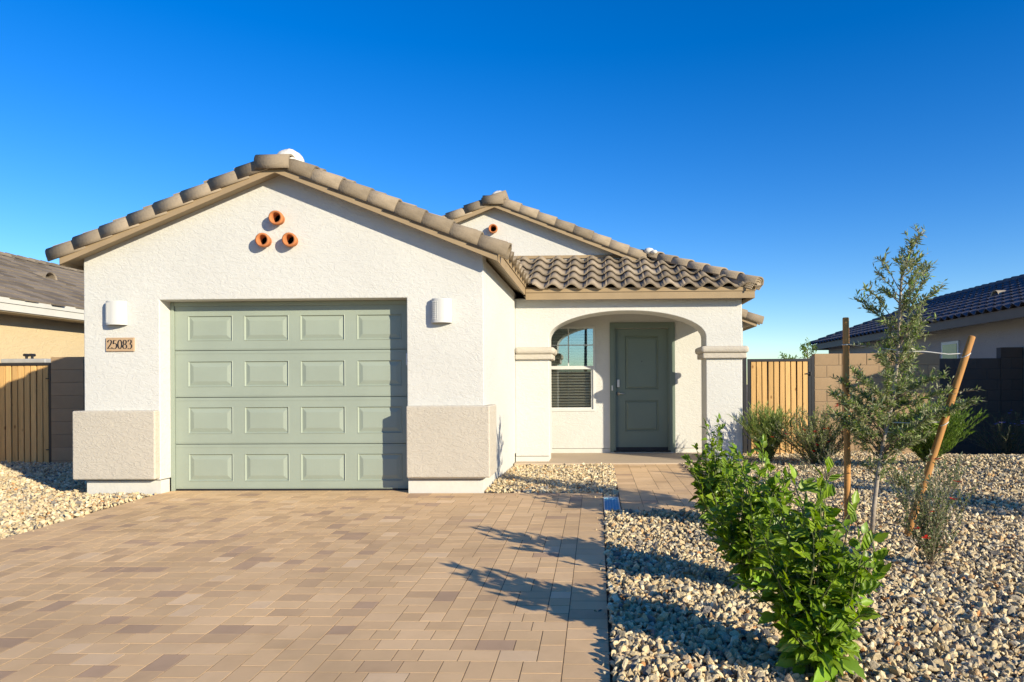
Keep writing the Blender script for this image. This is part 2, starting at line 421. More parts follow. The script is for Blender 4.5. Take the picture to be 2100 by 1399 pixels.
walk = tag(b.obj('walkway', M_sand), None, None, kind='structure')
P = []; nb = int((PY-WY0-.22)/.15); st = (PY-WY0-.22)/nb
for sx in (WX0+.11, WX1-.11):
    for j in range(nb): P.append((sx, WY0+.22+(j+.5)*st, .22, st, tone(r, .3)))
for j in range(6): wq = (WX1-WX0)/6; P.append((WX0+(j+.5)*wq, WY0+.11, wq, .22, tone(r, .3)))
cw = (WX1-WX0-.44)/7; nr = int((PY-WY0-.22)/cw); ch = (PY-WY0-.22)/nr
for (i, j, w_, h_) in pack(7, nr, r): P.append((WX0+.22+(i+w_/2)*cw, WY0+.22+(j+h_/2)*ch, w_*cw, h_*ch, tone(r, .3)))
lay(walk, P, 300, r)
b = B(); b.box(XR, 2.22, PY, YB+.05, -.2, .02)
tag(b.obj('porch_slab', M_concrete, bev=.012), None, None, kind='structure')

# crushed stone
ico = bmesh.new(); bmesh.ops.create_icosphere(ico, subdivisions=1, radius=1); I1 = (np.array([v.co for v in ico.verts]), np.array([[v.index for v in f.verts] for f in ico.faces])); ico.free()
ico = bmesh.new(); bmesh.ops.create_icosphere(ico, subdivisions=2, radius=1); I2 = (np.array([v.co for v in ico.verts]), np.array([[v.index for v in f.verts] for f in ico.faces])); ico.free()
SC = np.array([(.60, .47, .285), (.66, .54, .35), (.54, .42, .255), (.46, .37, .24), (.70, .61, .44), (.38, .32, .24), (.50, .32, .16), (.44, .22, .09), (.20, .18, .165), (.58, .43, .27)])
SC = SC*np.array([1.0, 1.0, .94]); SW = np.array([5, 5, 4, 3.4, 3, 2.6, 1.3, .5, 2.0, 1.8]); SW = SW/SW.sum()
def stones(pts, base, jit, smin, smax):
    n = len(pts); bv, bf = base; m = len(bv)
    u_ = nrg.normal(size=(n, m, 3))
    nplanes = 6                                     # facets: clip the ball by random planes
    D = np.repeat(bv[None], n, 0).copy()
    for _ in range(nplanes):
        pn = nrg.normal(size=(n, 1, 3)); pn /= np.linalg.norm(pn, axis=2, keepdims=True)
        h = nrg.uniform(.22, .75, (n, 1, 1)); dd = (D*pn).sum(2, keepdims=True); D -= pn*np.maximum(dd-h, 0)
    D += u_*jit
    sc_ = nrg.uniform(smin, smax, (n, 1))*nrg.choice([.7, 1, 1, 1.25], (n, 1)); ax = np.concatenate([nrg.uniform(1.0, 1.8, (n, 1)), nrg.uniform(.75, 1.2, (n, 1)), nrg.uniform(.55, 1.0, (n, 1))], 1)*sc_
    D *= ax[:, None, :]
    q = nrg.normal(size=(n, 4)); q[:, 1:3] *= .8; q /= np.linalg.norm(q, axis=1, keepdims=True); w0, x0, y0, z0 = q.T
    R = np.stack([1-2*(y0*y0+z0*z0), 2*(x0*y0-z0*w0), 2*(x0*z0+y0*w0), 2*(x0*y0+z0*w0), 1-2*(x0*x0+z0*z0), 2*(y0*z0-x0*w0), 2*(x0*z0-y0*w0), 2*(y0*z0+x0*w0), 1-2*(x0*x0+y0*y0)], 1).reshape(n, 3, 3)
    D = np.einsum('nij,nmj->nmi', R, D)+pts[:, None, :]; D[:, :, 2] += sc_*.30
    T_ = (bf[None]+(np.arange(n)*m)[:, None, None]).reshape(-1, 3)
    c = SC[nrg.choice(len(SC), n, p=SW)]*nrg.uniform(.78, 1.12, (n, 1))
    return D.reshape(-1, 3), T_, np.repeat(c, m, 0)
def scatter(x0, x1, y0, y1, dens, keep):
    n = int((x1-x0)*(y1-y0)*dens); st = 1/math.sqrt(dens); out = []
    for x in np.arange(x0, x1, st):
        for y in np.arange(y0, y1, st):
            a, c = x+rng.uniform(-.6, .6)*st, y+rng.uniform(-.6, .6)*st
            if keep(a, c) and not hard(a, c, .012): out.append((a, c, gz(a, c)+rng.uniform(-.010, .013)))
    return np.array(out)
inview = lambda x, y: -.875*y-1.2 < x < .625*y+1.3
near = scatter(.05, 4.2, 2.0, 4.2, 1800, inview)
far = np.concatenate([scatter(.05, 5, 4.2, 5, 1800, inview), scatter(.05, 9, 5.0, 8, 1350, inview), scatter(-1.3, .3, 7.4, 10.1, 1400, inview), scatter(.05, 9.5, 8, 13.2, 850, inview), scatter(-10.5, -4.8, 4.5, 10.6, 1100, inview)])
stray = np.array([(DX1-abs(rng.gauss(0, .05)), rng.uniform(2.6, 7.2), -.004) for _ in range(40)]+[(DX0+abs(rng.gauss(0, .06)), rng.uniform(4.5, 7.3), -.004) for _ in range(20)]); stray[:, 2] += [sy(q) for q in stray[:, 1]]
e_ = stones(stray, I1, .05, .005, .013)
a = stones(near, I2, .06, .0115, .0235); c = stones(far, I1, .07, .0125, .0245)
Vv = np.concatenate([a[0], c[0], e_[0]]); Tt = np.concatenate([a[1], c[1]+len(a[0]), e_[1]+len(a[0])+len(c[0])]); Cc = np.concatenate([a[2], c[2], e_[2]])
tag(link('gravel', npmesh('gravel', Vv, Tt, M_stone, Cc)), 'loose buff and tan crushed stone covering the yard beds', 'gravel', kind='stuff')

# ------------------------------------------------------------------ the house
H = thing('house', ((XL+2.16)/2, YG, 0), 'white stucco single storey house with sage garage door and arched porch', 'house')
def zg(x): return 3.606-.408*abs(x+3.44)        # garage roof deck
def zm(x): return 4.276-.40*abs(x+1.70)         # main roof deck
OX0, OX1, OZ = -4.82, -2.075, 2.135
ST = .15
# garage front wall
b = B().prism([(XL, ST), (OX0, ST), (OX0, OZ), (OX1, OZ), (OX1, ST), (XR, ST), (XR, zg(XR)-.06), (-3.44, 3.545), (XL, zg(XL)-.06)], YG, YG+.22)
b.obj('garage_wall', M_wall, H, bev=.009)
b = B().box(XR-.17, XR-.0, YG+.22, YB, ST, 2.56); b.obj('side_wall', M_wall, H)
b = B().box(XL+.002, XL+.17, YG+.22, 20, ST, 2.55); b.obj('side_wall', M_wall, H)
b = B().box(2.0, 2.16, YB+.15, 13.1, .1, 2.62).box(2.16, 2.78, 13.1, 13.25, .1, 2.42).box(2.63, 2.78, 13.25, 20, .1, 2.42); b.obj('side_wall', M_wall, H)
b = B().box(XL+.2, 2.6, 19.85, 20, .0, 2.5); b.obj('rear_wall', M_wall, H)
# stem walls, set back under the stucco
b = B().box(XL+.015, OX0-.004, YG+.014, YG+.17, -.2, ST-.008).box(OX1+.004, XR-.014, YG+.014, YG+.17, -.2, ST-.008).box(XR-.16, XR-.016, YG+.172, YB, -.2, ST-.006).box(XL+.017, XL+.15, YG+.172, 20, -.2, ST-.006)
b.obj('stem_wall', M_stem, H)
# plinths
for (x0, x1, y1, z0, z1) in ((-5.745, -4.825, 7.8, .165, .918), (-2.067, -1.16, 7.82, .178, .955)):
    B().box(x0, x1, 7.315, y1, z0, z1).obj('plinth', M_plinth, H, bev=.016, seg=3)
# main gable wall over the porch back wall (door and window openings left open)
GX0, GX1 = XL+.18, 2.16
WXa, WXb, WZa, WZb = -.935, -.035, .727, 2.15
DXa, DXb, DZ = .292, 1.205, 2.112
b = B().prism([(GX0, 2.35), (GX1, 2.35), (GX1, zm(GX1)-.05), (-1.70, 4.22), (GX0, zm(GX0)-.05)], YB, YB+.15)
for (x0, x1, z0, z1) in ((XR, WXa, .1, 2.35), (WXa, WXb, .1, WZa), (WXa, WXb, WZb, 2.35), (WXb, DXa, .1, 2.35), (DXa, DXb, DZ, 2.35), (DXb, GX1, .1, 2.35)):
    b.box(x0, x1, YB, YB+.15, z0, z1)
b.obj('gable_wall', M_wall, H)
b = B().box(XR+.002, DXa-.06, YB+.014, YB+.14, -.1, .092).box(DXb+.06, 2.14, YB+.014, YB+.14, -.1, .092).box(DXa-.06, DXb+.06, YB-.03, YB+.14, -.1, .035); b.obj('stem_wall', M_stem, H)
# porch arch wall
ax, aw, az0, ar = .453, 1.176, 1.88, .40
PT = .50
pl = [(XR, .1), (ax-aw, .1)]+[(ax-aw*math.cos(t), az0+ar*math.sin(t)) for t in np.linspace(0, math.pi, 41)]+[(ax+aw, .1), (2.165, .1), (2.165, 2.47), (XR, 2.47)]
B().prism(pl, YA, YA+PT).obj('arch_wall', M_wall, H, bev=.01)
B().box(2.165-.36, 2.163, YA+PT, YB, 2.27, 2.47).obj('porch_header', M_wall, H)
B().box(XR, 2.10, YA+.1, YB, 2.472, 2.49).obj('porch_ceiling', M_wall, H)
b = B().box(XR, ax-aw-.012, YA+.012, YA+PT-.01, -.1, .094).box(ax+aw+.012, 2.153, YA+.012, YA+PT-.01, -.1, .094); b.obj('stem_wall', M_stem, H)
for (x0, x1) in ((XR+.003, ax-aw), (ax+aw, 2.165)):
    c0 = .002 if x0 < 0 else .09
    cp = B().box(x0-c0, x1+.09, YA-.09, YA+PT+.09, 1.632, 1.738).obj('capital', M_plinth, H, bev=.045, seg=4)
    B().box(x0-(0 if x0 < 0 else .055), x1+.055, YA-.055, YA+PT+.055, 1.553, 1.634).obj('capital_band', M_plinth, cp, bev=.014)
# ---- roof
RF = B().prism([(-5.80, zg(-5.80)), (-3.44, 3.606), (-1.08, zg(-1.08)), (-1.08, zg(-1.08)-.1), (-3.44, 3.50), (-5.80, zg(-5.80)-.1)], 7.25, 11.9).obj('roof', M_soffit, H)
MR = B().prism([(-5.80, zm(-5.80)), (-1.70, 4.276), (2.28, zm(2.28)), (2.28, zm(2.28)-.1), (-1.70, 4.17), (-5.80, zm(-5.80)-.1)], 11.36, 13.02)
MR.prism([(-5.80, zm(-5.80)), (-1.70, 4.276), (3.0, zm(3.0)), (3.0, zm(3.0)-.1), (-1.70, 4.17), (-5.80, zm(-5.80)-.1)], 13.02, 20.3)
MR = MR.obj('roof', M_soffit, H)
YE, XE, PZ, PP = 10.08, 2.29, 2.575, .475        # porch roof eave, hip side, deck height, pitch
hy = YB+.0; hx = XE-(hy-YE); ztop = PZ+PP*(hy-YE)
b = B().add([(-1.08-1.3, YE+1.3, PZ+PP*1.3), (-1.08, YE, PZ), (XE, YE, PZ), (hx, hy, ztop), (-1.08-1.42, hy, ztop)], [(0, 1, 2, 3, 4)])
b.add([(XE, YE, PZ), (XE, 13.0, PZ), (hx, 13.0, ztop), (hx, hy, ztop)], [(0, 1, 2, 3)])
b.add([(-1.08, YE, PZ-.09), (XE, YE, PZ-.09), (XE, 13.0, PZ-.09), (2.1, 13., PZ-.09), (2.1, YA+.1, PZ-.09), (-1.08, YA+.1, PZ-.09)], [(0, 1, 2, 5), (2, 3, 4, 1)][:1]+[(1, 2, 3, 4)])
PR = b.obj('porch_roof', M_soffit, H)
# fascia boards
def board(p0, p1, h0, h1, out, th, name='fascia', par=H):
    p0, p1, out = Vector(p0), Vector(p1), Vector(out)
    V = [p+Vector((0, 0, hh))+o for o in (out*0, out*th) for p in (p0, p1) for hh in (h0, h1)]
    return B().add(V, [(0, 1, 3, 2), (4, 5, 7, 6), (0, 2, 6, 4), (1, 3, 7, 5), (0, 1, 5, 4), (2, 3, 7, 6)]).obj(name, M_trim, par)
F_ = (0, -1, 0)
board((-3.44, 7.25, 3.606), (-5.80, 7.25, zg(-5.8)), -.138, .0, F_, .025); board((-3.44, 7.25, 3.606), (-1.055, 7.25, zg(-1.055)), -.138, .0, F_, .025)
board((-1.08, 7.252, zg(-1.08)), (-1.08, 10.06, zg(-1.08)), -.142, -.035, (1, 0, 0), .024); board((-1.08, 7.252, zg(-1.08)), (-1.08, 10.06, zg(-1.08)), -.03, .03, (1, 0, 0), .036, 'drip_strip')
board((-5.8, 7.252, zg(-5.8)), (-5.8, 11, zg(-5.8)), -.142, 0, (-1, 0, 0), .024)
board((-1.70, 11.36, 4.276), (-5.8, 11.36, zm(-5.8)), -.138, 0, F_, .025); board((-1.70, 11.36, 4.276), (1.3, 11.36, zm(1.3)), -.138, 0, F_, .025)
board((-1.05, YE, PZ), (XE, YE, PZ), -.145, -.045, F_, .024); board((-1.05, YE, PZ), (XE+.012, YE, PZ), -.041, .022, F_, .036, 'drip_strip')
board((XE, YE-.022, PZ), (XE, 13.0, PZ), -.145, -.045, (1, 0, 0), .024); board((XE, YE-.034, PZ), (XE, 13.0, PZ), -.041, .022, (1, 0, 0), .036, 'drip_strip')
board((2.2, 13.02, zm(2.2)), (3.0, 13.02, zm(3.0)), -.138, 0, F_, .025); board((3.0, 13.0, zm(3)), (3.0, 20.3, zm(3)), -.14, 0, (1, 0, 0), .024)
# ---- roof tiles
def s_prof(w_=.285, n=12):
    o = []
    for i in range(n+1):
        t = i/n*(w_+.035); q = t % w_
        z = .056*math.sin(math.pi*q/.175) if q < .175 else -.016*math.sin(math.pi*(q-.175)/(w_-.175))
        if t > w_: z = .056*math.sin(math.pi*(t-w_)/.175)+.004
        o.append((t, z))
    return o
def s_tile(L=.43, lift=.044, th=.019):
    pr = s_prof(); n = len(pr); V = []
    for (y, lf) in ((0, lift), (L, 0)):
        V += [(x, y, z+lf+.016) for x, z in pr]+[(x, y, z+lf+.016-th) for x, z in pr]
    Fc = []
    for i in range(n-1):
        Fc += [(i, i+1, 2*n+i+1, 2*n+i), (n+i+1, n+i, 3*n+i, 3*n+i+1), (n+i, n+i+1, i+1, i), (2*n+i, 2*n+i+1, 3*n+i+1, 3*n+i)]
    Fc += [(0, 2*n, 3*n, n), (n-1, 2*n-1, 4*n-1, 3*n-1)]
    return V, Fc
TV, TF = s_tile(); T_MESH = mesh('roof_tile', TV, TF, M_tile, True)
T_PALE = mesh('pale_roof_tile', TV, TF, M_tilepale, True)
for m_ in (T_MESH, T_PALE):
    for p in m_.polygons: p.use_smooth = len(p.vertices) == 4 and abs(p.normal.z) > .2
def frame_of(o, ux, uy): 
    ux, uy = Vector(ux).normalized(), Vector(uy).normalized(); uz = ux.cross(uy).normalized()
    M = Matrix.Identity(4)
    for i in range(3): M[i][0], M[i][1], M[i][2], M[i][3] = ux[i], uy[i], uz[i], o[i]
    return M
def clip_tile(W, planes, mat):
    bm = bmesh.new(); bm.from_mesh(T_MESH); bm.transform(W)
    for co, no in planes:
        g = bm.verts[:]+bm.edges[:]+bm.faces[:]
        bmesh.ops.bisect_plane(bm, geom=g, plane_co=co, plane_no=no, clear_outer=True)
    if not bm.faces: bm.free(); return None
    m = bpy.data.meshes.new('roof_tile'); bm.to_mesh(m); bm.free(); m.materials.clear(); m.materials.append(mat); return m
rt = random.Random(11)
def field(par, o, ux, uy, ncol, nrow, planes=(), ex=.36, pale=()):
    for j in range(nrow):
        for i in range(ncol):
            jx, jr = rt.uniform(-.004, .004), rt.uniform(-.008, .008)
            W = frame_of(o, ux, uy) @ Matrix.Translation((i*.285+jx, j*ex+rt.uniform(-.006, .006), 0)) @ Matrix.Rotation(jr, 4, 'Z')
            pm = (i, j) in pale
            if planes:
                pts = [W @ Vector(v) for v in TV]; side = [[(p-Vector(co)).dot(Vector(no)) for p in pts] for co, no in planes]
                if any(min(s_) > 0 for s_ in side): continue
                if any(max(s_) > 0 for s_ in side):
                    m = clip_tile(W, planes, M_tilepale if pm else M_tile)
                    if m: link('roof_tile', m, par)
                    continue
            link('roof_tile', T_PALE if pm else T_MESH, par, W)
# porch front slope; clipped at the hip and at the valley
hipn = Vector((1, 1, 0)).normalized(); valn = Vector((-1, -1, 0)).normalized()
field(PR, (-2.45, YE-.075, PZ-.075*PP+.012), (1, 0, 0), (0, 1, PP), 18, 5, [((XE, YE, 0), (1, 1, 0)), ((-1.06, YE, 0), (-1, -1, 0)), ((0, YB-.02, 0), (0, 1, 0))], .352, {(10, 2), (11, 2)})
# porch hip side slope
field(PR, (XE+.07, YE-.05, PZ-.07*PP+.012), (0, 1, 0), (-1, 0, PP), 9, 5, [((XE, YE, 0), (-1, -1, 0)), ((hx, 0, 0), (-1, 0, 0))], .352)
# garage right slope
field(RF, (-1.08+.075, 7.32, zg(-1.08)-.03+.012), (0, 1, 0), (-1, 0, .408), 11, 7, [((-3.40, 0, 0), (-1, 0, 0))], .36)
# left slope of the garage: joined, nothing of it shows
def field_joined(name, par, o, ux, uy, ncol, nrow, mat, ex=.36, wmod=None):
    VV, TT = [], []
    q4 = [f for f in TF]
    for j in range(nrow):
        for i in range(ncol):
            W = frame_of(o, ux, uy) @ Matrix.Translation((i*.285, j*ex, 0)); n = len(VV)
            if wmod and not wmod(W @ Vector((.14, .2, 0))): continue
            VV += [tuple(W @ Vector(v)) for v in TV]; TT += [[q+n for q in f] for f in q4]
    ob = link(name, npmesh(name, VV, TT, mat, smooth=False), par); ob['kind'] = 'stuff'; return ob
field_joined('roof_tile_field', RF, (-5.80-.07, 11.0, zg(-5.8)-.02), (0, -1, 0), (1, 0, .408), 13, 7, M_tile, .36)
field_joined('roof_tile_field', MR, (3.07, 13.1, zm(3.07)+.012), (0, 1, 0), (-1, 0, .40), 25, 14, M_tile, .36)
field_joined('roof_tile_field', MR, (hx+.1, 11.45, zm(hx+.1)+.012), (0, 1, 0), (-1, 0, .40), 6, 7, M_tile, .36)
# rake, hip and ridge tiles: tapered half barrels
def barrel(hw, ht, off, L=.43, t=.016, taper=.92, n=12, skirt=.05):
    V = []
    for (y, s_) in ((0, 1.), (L, taper)):
        for q in (0, t):
            V += [(off+hw*s_, y, -skirt)] if q == 0 else [(off+(hw-q)*s_, y, -skirt)]
            for i in range(n+1):
                a_ = math.pi*i/n; e = .8
                cx, cz = math.copysign(abs(math.cos(a_))**e, math.cos(a_)), math.sin(a_)**e
                V.append((off+(hw-q)*s_*cx, y, (ht-q)*s_*cz))
            V.append((off-(hw-q)*s_, y, -skirt))
    m = n+3; Fc = []
    for i in range(m-1):
        Fc += [(i, i+1, 2*m+i+1, 2*m+i), (m+i+1, m+i, 3*m+i, 3*m+i+1), (m+i, m+i+1, i+1, i), (2*m+i, 2*m+i+1, 3*m+i+1, 3*m+i)]
    Fc += [(0, 2*m, 3*m, m), (m-1, 2*m-1, 4*m-1, 3*m-1)]
    me = mesh('rake_tile', V, Fc, M_tile)
    for p in me.polygons: p.use_smooth = abs(p.normal.y) < .5
    return me
RAKE = barrel(.105, .115, -.068); HIP = barrel(.115, .105, 0., skirt=.015)
def barrels(par, name, me, p0, p1, first, nn, ex=.325, up=None, lift=.024, side=1):
    """axis from p0 (low end) towards p1; local x = outwards side"""
    p0, p1 = Vector(p0), Vector(p1); t = (p1-p0).normalized(); upv = Vector((0, 0, 1)); xs = t.cross(upv).normalized()*side; nz = (xs.cross(t) if side > 0 else t.cross(xs)).normalized()
    for i in range(nn):
        o = p0+t*(first+i*ex+rt.uniform(-.008, .008)); M = Matrix.Identity(4)
        tt = (t-nz*(lift/.43)).normalized(); n2 = (nz+t*(lift/.43)).normalized()
        for q in range(3): M[q][0], M[q][1], M[q][2], M[q][3] = xs[q], tt[q], n2[q], o[q]+nz[q]*(lift+rt.uniform(-.004, .004))
        link(name, me, par, M @ Matrix.Rotation(rt.uniform(-.02, .02), 4, 'Y') @ Matrix.Rotation(rt.uniform(-.012, .012), 4, 'Z'))
# outward = -y : for the left rake t=(+x), up=z -> t x up = -y
yr = 7.22
barrels(RF, 'rake_tile', RAKE, (-5.80, yr+.02, zg(-5.8)-.03), (-3.44, yr+.02, 3.606-.03), -.13, 8, .322)
RAKE2 = barrel(.105, .115, .068)
barrels(RF, 'rake_tile', RAKE2, (-1.08, yr+.02, zg(-1.08)-.03), (-3.44, yr+.02, 3.606-.03), -.13, 8, .322)
ym = 11.33
barrels(MR, 'rake_tile', RAKE, (-5.80, ym+.02, zm(-5.8)-.03), (-1.70, ym+.02, 4.246), 1.0, 11, .322)
zr_ = zm(1.0)-.03
barrels(MR, 'rake_tile', RAKE2, (.75, ym+.02, zm(.75)-.03), (-1.70, ym+.02, 4.246), -.06, 8, .322)
barrels(MR, 'rake_tile', RAKE2, (3.0, 13.0, zm(3.0)-.03), (1.5, 13.0, zm(1.5)-.03), -.13, 4, .322)
# hip tiles
hd = (hx, hy, ztop+.06); he = (XE, YE, PZ+.06)
barrels(PR, 'hip_tile', HIP, he, hd, -.10, 7, .325, lift=.028)
for i in range(3):
    barrels(PR, 'hip_tile', HIP, (he[0], he[1], he[2]-.028*(i+1)), (hd[0], hd[1], hd[2]-.028*(i+1)), -.07+.012*i, 1)
# ridges, running back from the apexes, with mortared ends and level apex caps
barrels(RF, 'ridge_tile', HIP, (-3.44, 7.46, 3.615), (-3.44, 11.5, 3.615), 0, 12, .33, lift=.025)
barrels(MR, 'ridge_tile', HIP, (-1.70, 11.57, 4.28), (-1.70, 20, 4.28), 0, 26, .33, lift=.025)
def apex(par, x, y, z, s_):
    M = Matrix.Translation((x-.20*s_, y, z)) @ Matrix.Rotation(rad(-90), 4, 'Z') @ Matrix.Rotation(rad(1.0), 4, 'X')
    link('apex_tile', barrel(.112*s_, .125*s_, -.05*s_, .37*s_, .018, .97), par, M)
    b = B(); rings = []
    for i in range(7):
        t = i/6*math.pi/2
        rings.append([(x+.05+.165*math.cos(t)*math.cos(a_)*(1+.08*math.sin(5*a_)), y+.22+.10*math.cos(t)*math.sin(a_), z+.09+.155*math.sin(t)*(1+.05*math.sin(3*a_+i))) for a_ in np.linspace(0, math.tau, 17)[:-1]])
    V = [v for q in rings for v in q]; b.add(V, [(i*16+k_, i*16+(k_+1) % 16, (i+1)*16+(k_+1) % 16, (i+1)*16+k_) for i in range(6) for k_ in range(16)])
    for (dx, dz, sx, sz) in ((.155, -.02, .10, .11), (-.185, .0, .035, .07)):
        rr = []
        for i in range(5):
            t = -math.pi/2+math.pi*i/4
            rr.append([(x+dx+sx*.55*math.cos(t)*math.cos(a_)*(1+.2*math.sin(3*a_)), y+.09+.10*math.cos(t)*math.sin(a_), z+.03+dz+sz*math.sin(t)) for a_ in np.linspace(0, math.tau, 13)[:-1]])
        V = [v for q in rr for v in q]; b.add(V, [(i*12+k_, i*12+(k_+1) % 12, (i+1)*12+(k_+1) % 12, (i+1)*12+k_) for i in range(4) for k_ in range(12)])
    b.obj('mortar', M_mortar, par, smooth=True)
apex(RF, -3.44, yr+.01, 3.545, 1.); apex(MR, -1.70, ym+.01, 4.225, .95)
# mortar bed where hip meets gable, flashing under the porch tiles and valley
b = B()
for (cx, cy, cz, sx, sz) in ((hx+.0, hy-.14, ztop+.13, .09, .06), (hx+.08, hy-.2, ztop+.10, .06, .04)):
    rr = [[(cx+sx*math.cos(-1.57+3.14*i/4)*math.cos(a_), cy+.08*math.cos(-1.57+3.14*i/4)*math.sin(a_), cz+sz*math.sin(-1.57+3.14*i/4)) for a_ in np.linspace(0, math.tau, 11)[:-1]] for i in range(5)]
    b.add([v for q in rr for v in q], [(i*10+k_, i*10+(k_+1) % 10, (i+1)*10+(k_+1) % 10, (i+1)*10+k_) for i in range(4) for k_ in range(10)])
b.obj('mortar', M_mortar, PR, smooth=True)
board((-2.3, YB-.004, ztop+.05), (hx+.1, YB-.004, ztop+.05), 0, .05, F_, .02, 'flashing', PR)
b = B().add([(-1.09, YE-.05, PZ+.03), (-.70, YE-.05, PZ+.015), (-.66, YE+.05, PZ+.055), (-1.0, YE+.12, PZ+.08)], [(0, 1, 2, 3)]); b.add([(-1.09, YE-.05, PZ+.02), (-.70, YE-.05, PZ+.005), (-.66, YE+.05, PZ+.045), (-1.0, YE+.12, PZ+.07)], [(3, 2, 1, 0)]); b.obj('valley_flashing', M_trim, PR)
# gable pipe vents
def pipes(x, y, z, s_):
    for (dx, dz) in ((0, 0), (-.147*s_, -.24/s_**3), (.147*s_, -.24/s_**3)):
        V = []; n = 24
        prof = [(.062, 0), (.062, -.035), (.073, -.045), (.078, -.075), (.075, -.10), (.055, -.10), (.050, -.06), (.048, .0)]
        for (r_, yy) in prof: V += [(x+dx+r_*math.cos(a_), y+yy, z+dz+r_*math.sin(a_)) for a_ in np.linspace(0, math.tau, n+1)[:-1]]
        Fc = [(i*n+k_, i*n+(k_+1) % n, (i+1)*n+(k_+1) % n, (i+1)*n+k_) for i in range(len(prof)-1) for k_ in range(n)]+[tuple(range(7*n, 8*n))]
        B().add(V, Fc).obj('vent_pipe', M_terra, H, smooth=True)
pipes(-3.476, YG, 3.005, 1.); pipes(-1.735, YB, 3.80, .95)
# ---- garage door
def ring_panel(x0, x1, z0, z1, y, mat, name, par, dep=.012, w1=.016, w2=.05):
    R_ = [(0, 0), (w1*.35, -.004), (w1, dep), (w1+.006, dep), (w1+w2, -.0002), ]
    V = []
    for (i_, d_) in R_: V += [(x0+i_, y+d_, z0+i_), (x1-i_, y+d_, z0+i_), (x1-i_, y+d_, z1-i_), (x0+i_, y+d_, z1-i_)]
    Fc = [(i*4+k_, i*4+(k_+1) % 4, (i+1)*4+(k_+1) % 4, (i+1)*4+k_) for i in range(len(R_)-1) for k_ in range(4)]+[(4*len(R_)-4, 4*len(R_)-3, 4*len(R_)-2, 4*len(R_)-1)]
    return B().add(V, Fc).obj(name, mat, par)
GY = YG+.205
GD = B().box(OX0+.002, OX1-.002, GY+.032, GY+.05, 0, OZ-.002).obj('garage_door', M_gdoor, H)
secz = [(.022, .522), (.530, 1.050), (1.058, 1.580), (1.588, OZ-.01)]
pz = [(.104, .418), (.640, .947), (1.170, 1.466), (1.690, 1.98)]
pxs = [(-4.63, -4.115), (-3.985, -3.475), (-3.345, -2.835), (-2.70, -2.19)]
for (z0, z1), (a0, a1) in zip(secz, pz):
    b = B(); b.box(OX0+.045, OX1-.045, GY, GY+.03, z0, a0); b.box(OX0+.045, OX1-.045, GY, GY+.03, a1, z1)
    xs_ = [OX0+.045]+[q for p in pxs for q in p]+[OX1-.045]
    for i in range(0, len(xs_), 2): b.box(xs_[i], xs_[i+1], GY, GY+.03, a0, a1)
    b.box(OX0+.045, OX1-.045, GY-.003, GY, z1-.034, z1-.02)
    b.box(OX0+.045, OX1-.045, GY-.003, GY, z0+.012, z0+.02)
    b.obj('door_section', M_gdoor, GD)
    for (x0, x1) in pxs: ring_panel(x0, x1, a0, a1, GY, M_gdoor, 'raised_panel', GD)
B().box(OX0+.003, OX0+.04, GY-.02, GY+.031, 0, OZ-.004).box(OX1-.04, OX1-.003, GY-.02, GY+.031, 0, OZ-.004).box(OX0+.042, OX1-.042, GY-.018, GY-.002, OZ-.05, OZ-.003).obj('door_stop', M_gdoor, GD)
B().box(OX0+.05, OX1-.05, GY-.004, GY+.03, 0, .018).obj('bottom_seal', M_black, GD)
B().box(OX1-.018, OX1, YG+.02, YG+.075, 1.40, 1.53).obj('keypad', M_white, H, bev=.005)
# ---- front door
FY = YB+.045
FD = B().box(DXa+.004, DXb-.004, FY+.03, FY+.05, .075, DZ-.004).obj('front_door', M_fdoor, H)
b = B(); px_ = (.462, 1.035); pr_ = ((.375, .905), (1.08, 1.995))
b.box(DXa+.005, px_[0], FY, FY+.029, .105, DZ-.006).box(px_[1], DXb-.005, FY, FY+.029, .105, DZ-.006)
for (z0, z1) in ((.105, .375), (.905, 1.08), (1.995, DZ-.006)): b.box(px_[0], px_[1], FY, FY+.029, z0, z1)
b.obj('door_leaf', M_fdoor, FD)
for (z0, z1) in pr_: ring_panel(px_[0], px_[1], z0, z1, FY, M_fdoor, 'door_panel', FD, .014, .022, .03)
B().box(.212, DXa-.002, YB-.022, YB-.0, .036, DZ+.1).box(DXb+.002, 1.303, YB-.022, YB, .036, DZ+.1).box(DXa-.002, DXb+.002, YB-.022, YB, DZ+.002, DZ+.1).obj('door_casing', M_fdoor, FD)
B().box(DXa-.0, DXa+.016, YB-.014, FY+.03, .06, DZ).box(DXb-.016, DXb, YB-.014, FY+.03, .06, DZ).obj('door_jamb', M_fdoor, FD)
B().box(DXa-.02, DXb+.02, YB-.05, FY-.002, .036, .062).box(DXa+.006, DXb-.006, FY-.012, FY-.001, .064, .112).obj('threshold', M_black, FD)
B().box(.332, .375, FY-.028, FY-.001, 1.125, 1.255).obj('smart_lock', M_white, FD, bev=.006)
b = B().tube([(.354, FY, 1.015), (.354, FY-.012, 1.015)], .029, 20).tube([(.354, FY-.012, 1.015), (.354, FY-.045, 1.015)], .010, 12).tube([(.348, FY-.045, 1.015), (.40, FY-.047, 1.016), (.455, FY-.045, 1.012)], [.0095, .009, .007], 10)
b.obj('door_handle', M_nickel, FD, smooth=True)
B().tube([(.752, FY-.001, 1.56), (.752, FY-.006, 1.56)], .008, 12).obj('peephole', M_black, FD)
B().box(.238, .262, YB-.042, YB-.022, 1.07, 1.155).obj('doorbell', M_white, H, bev=.004)
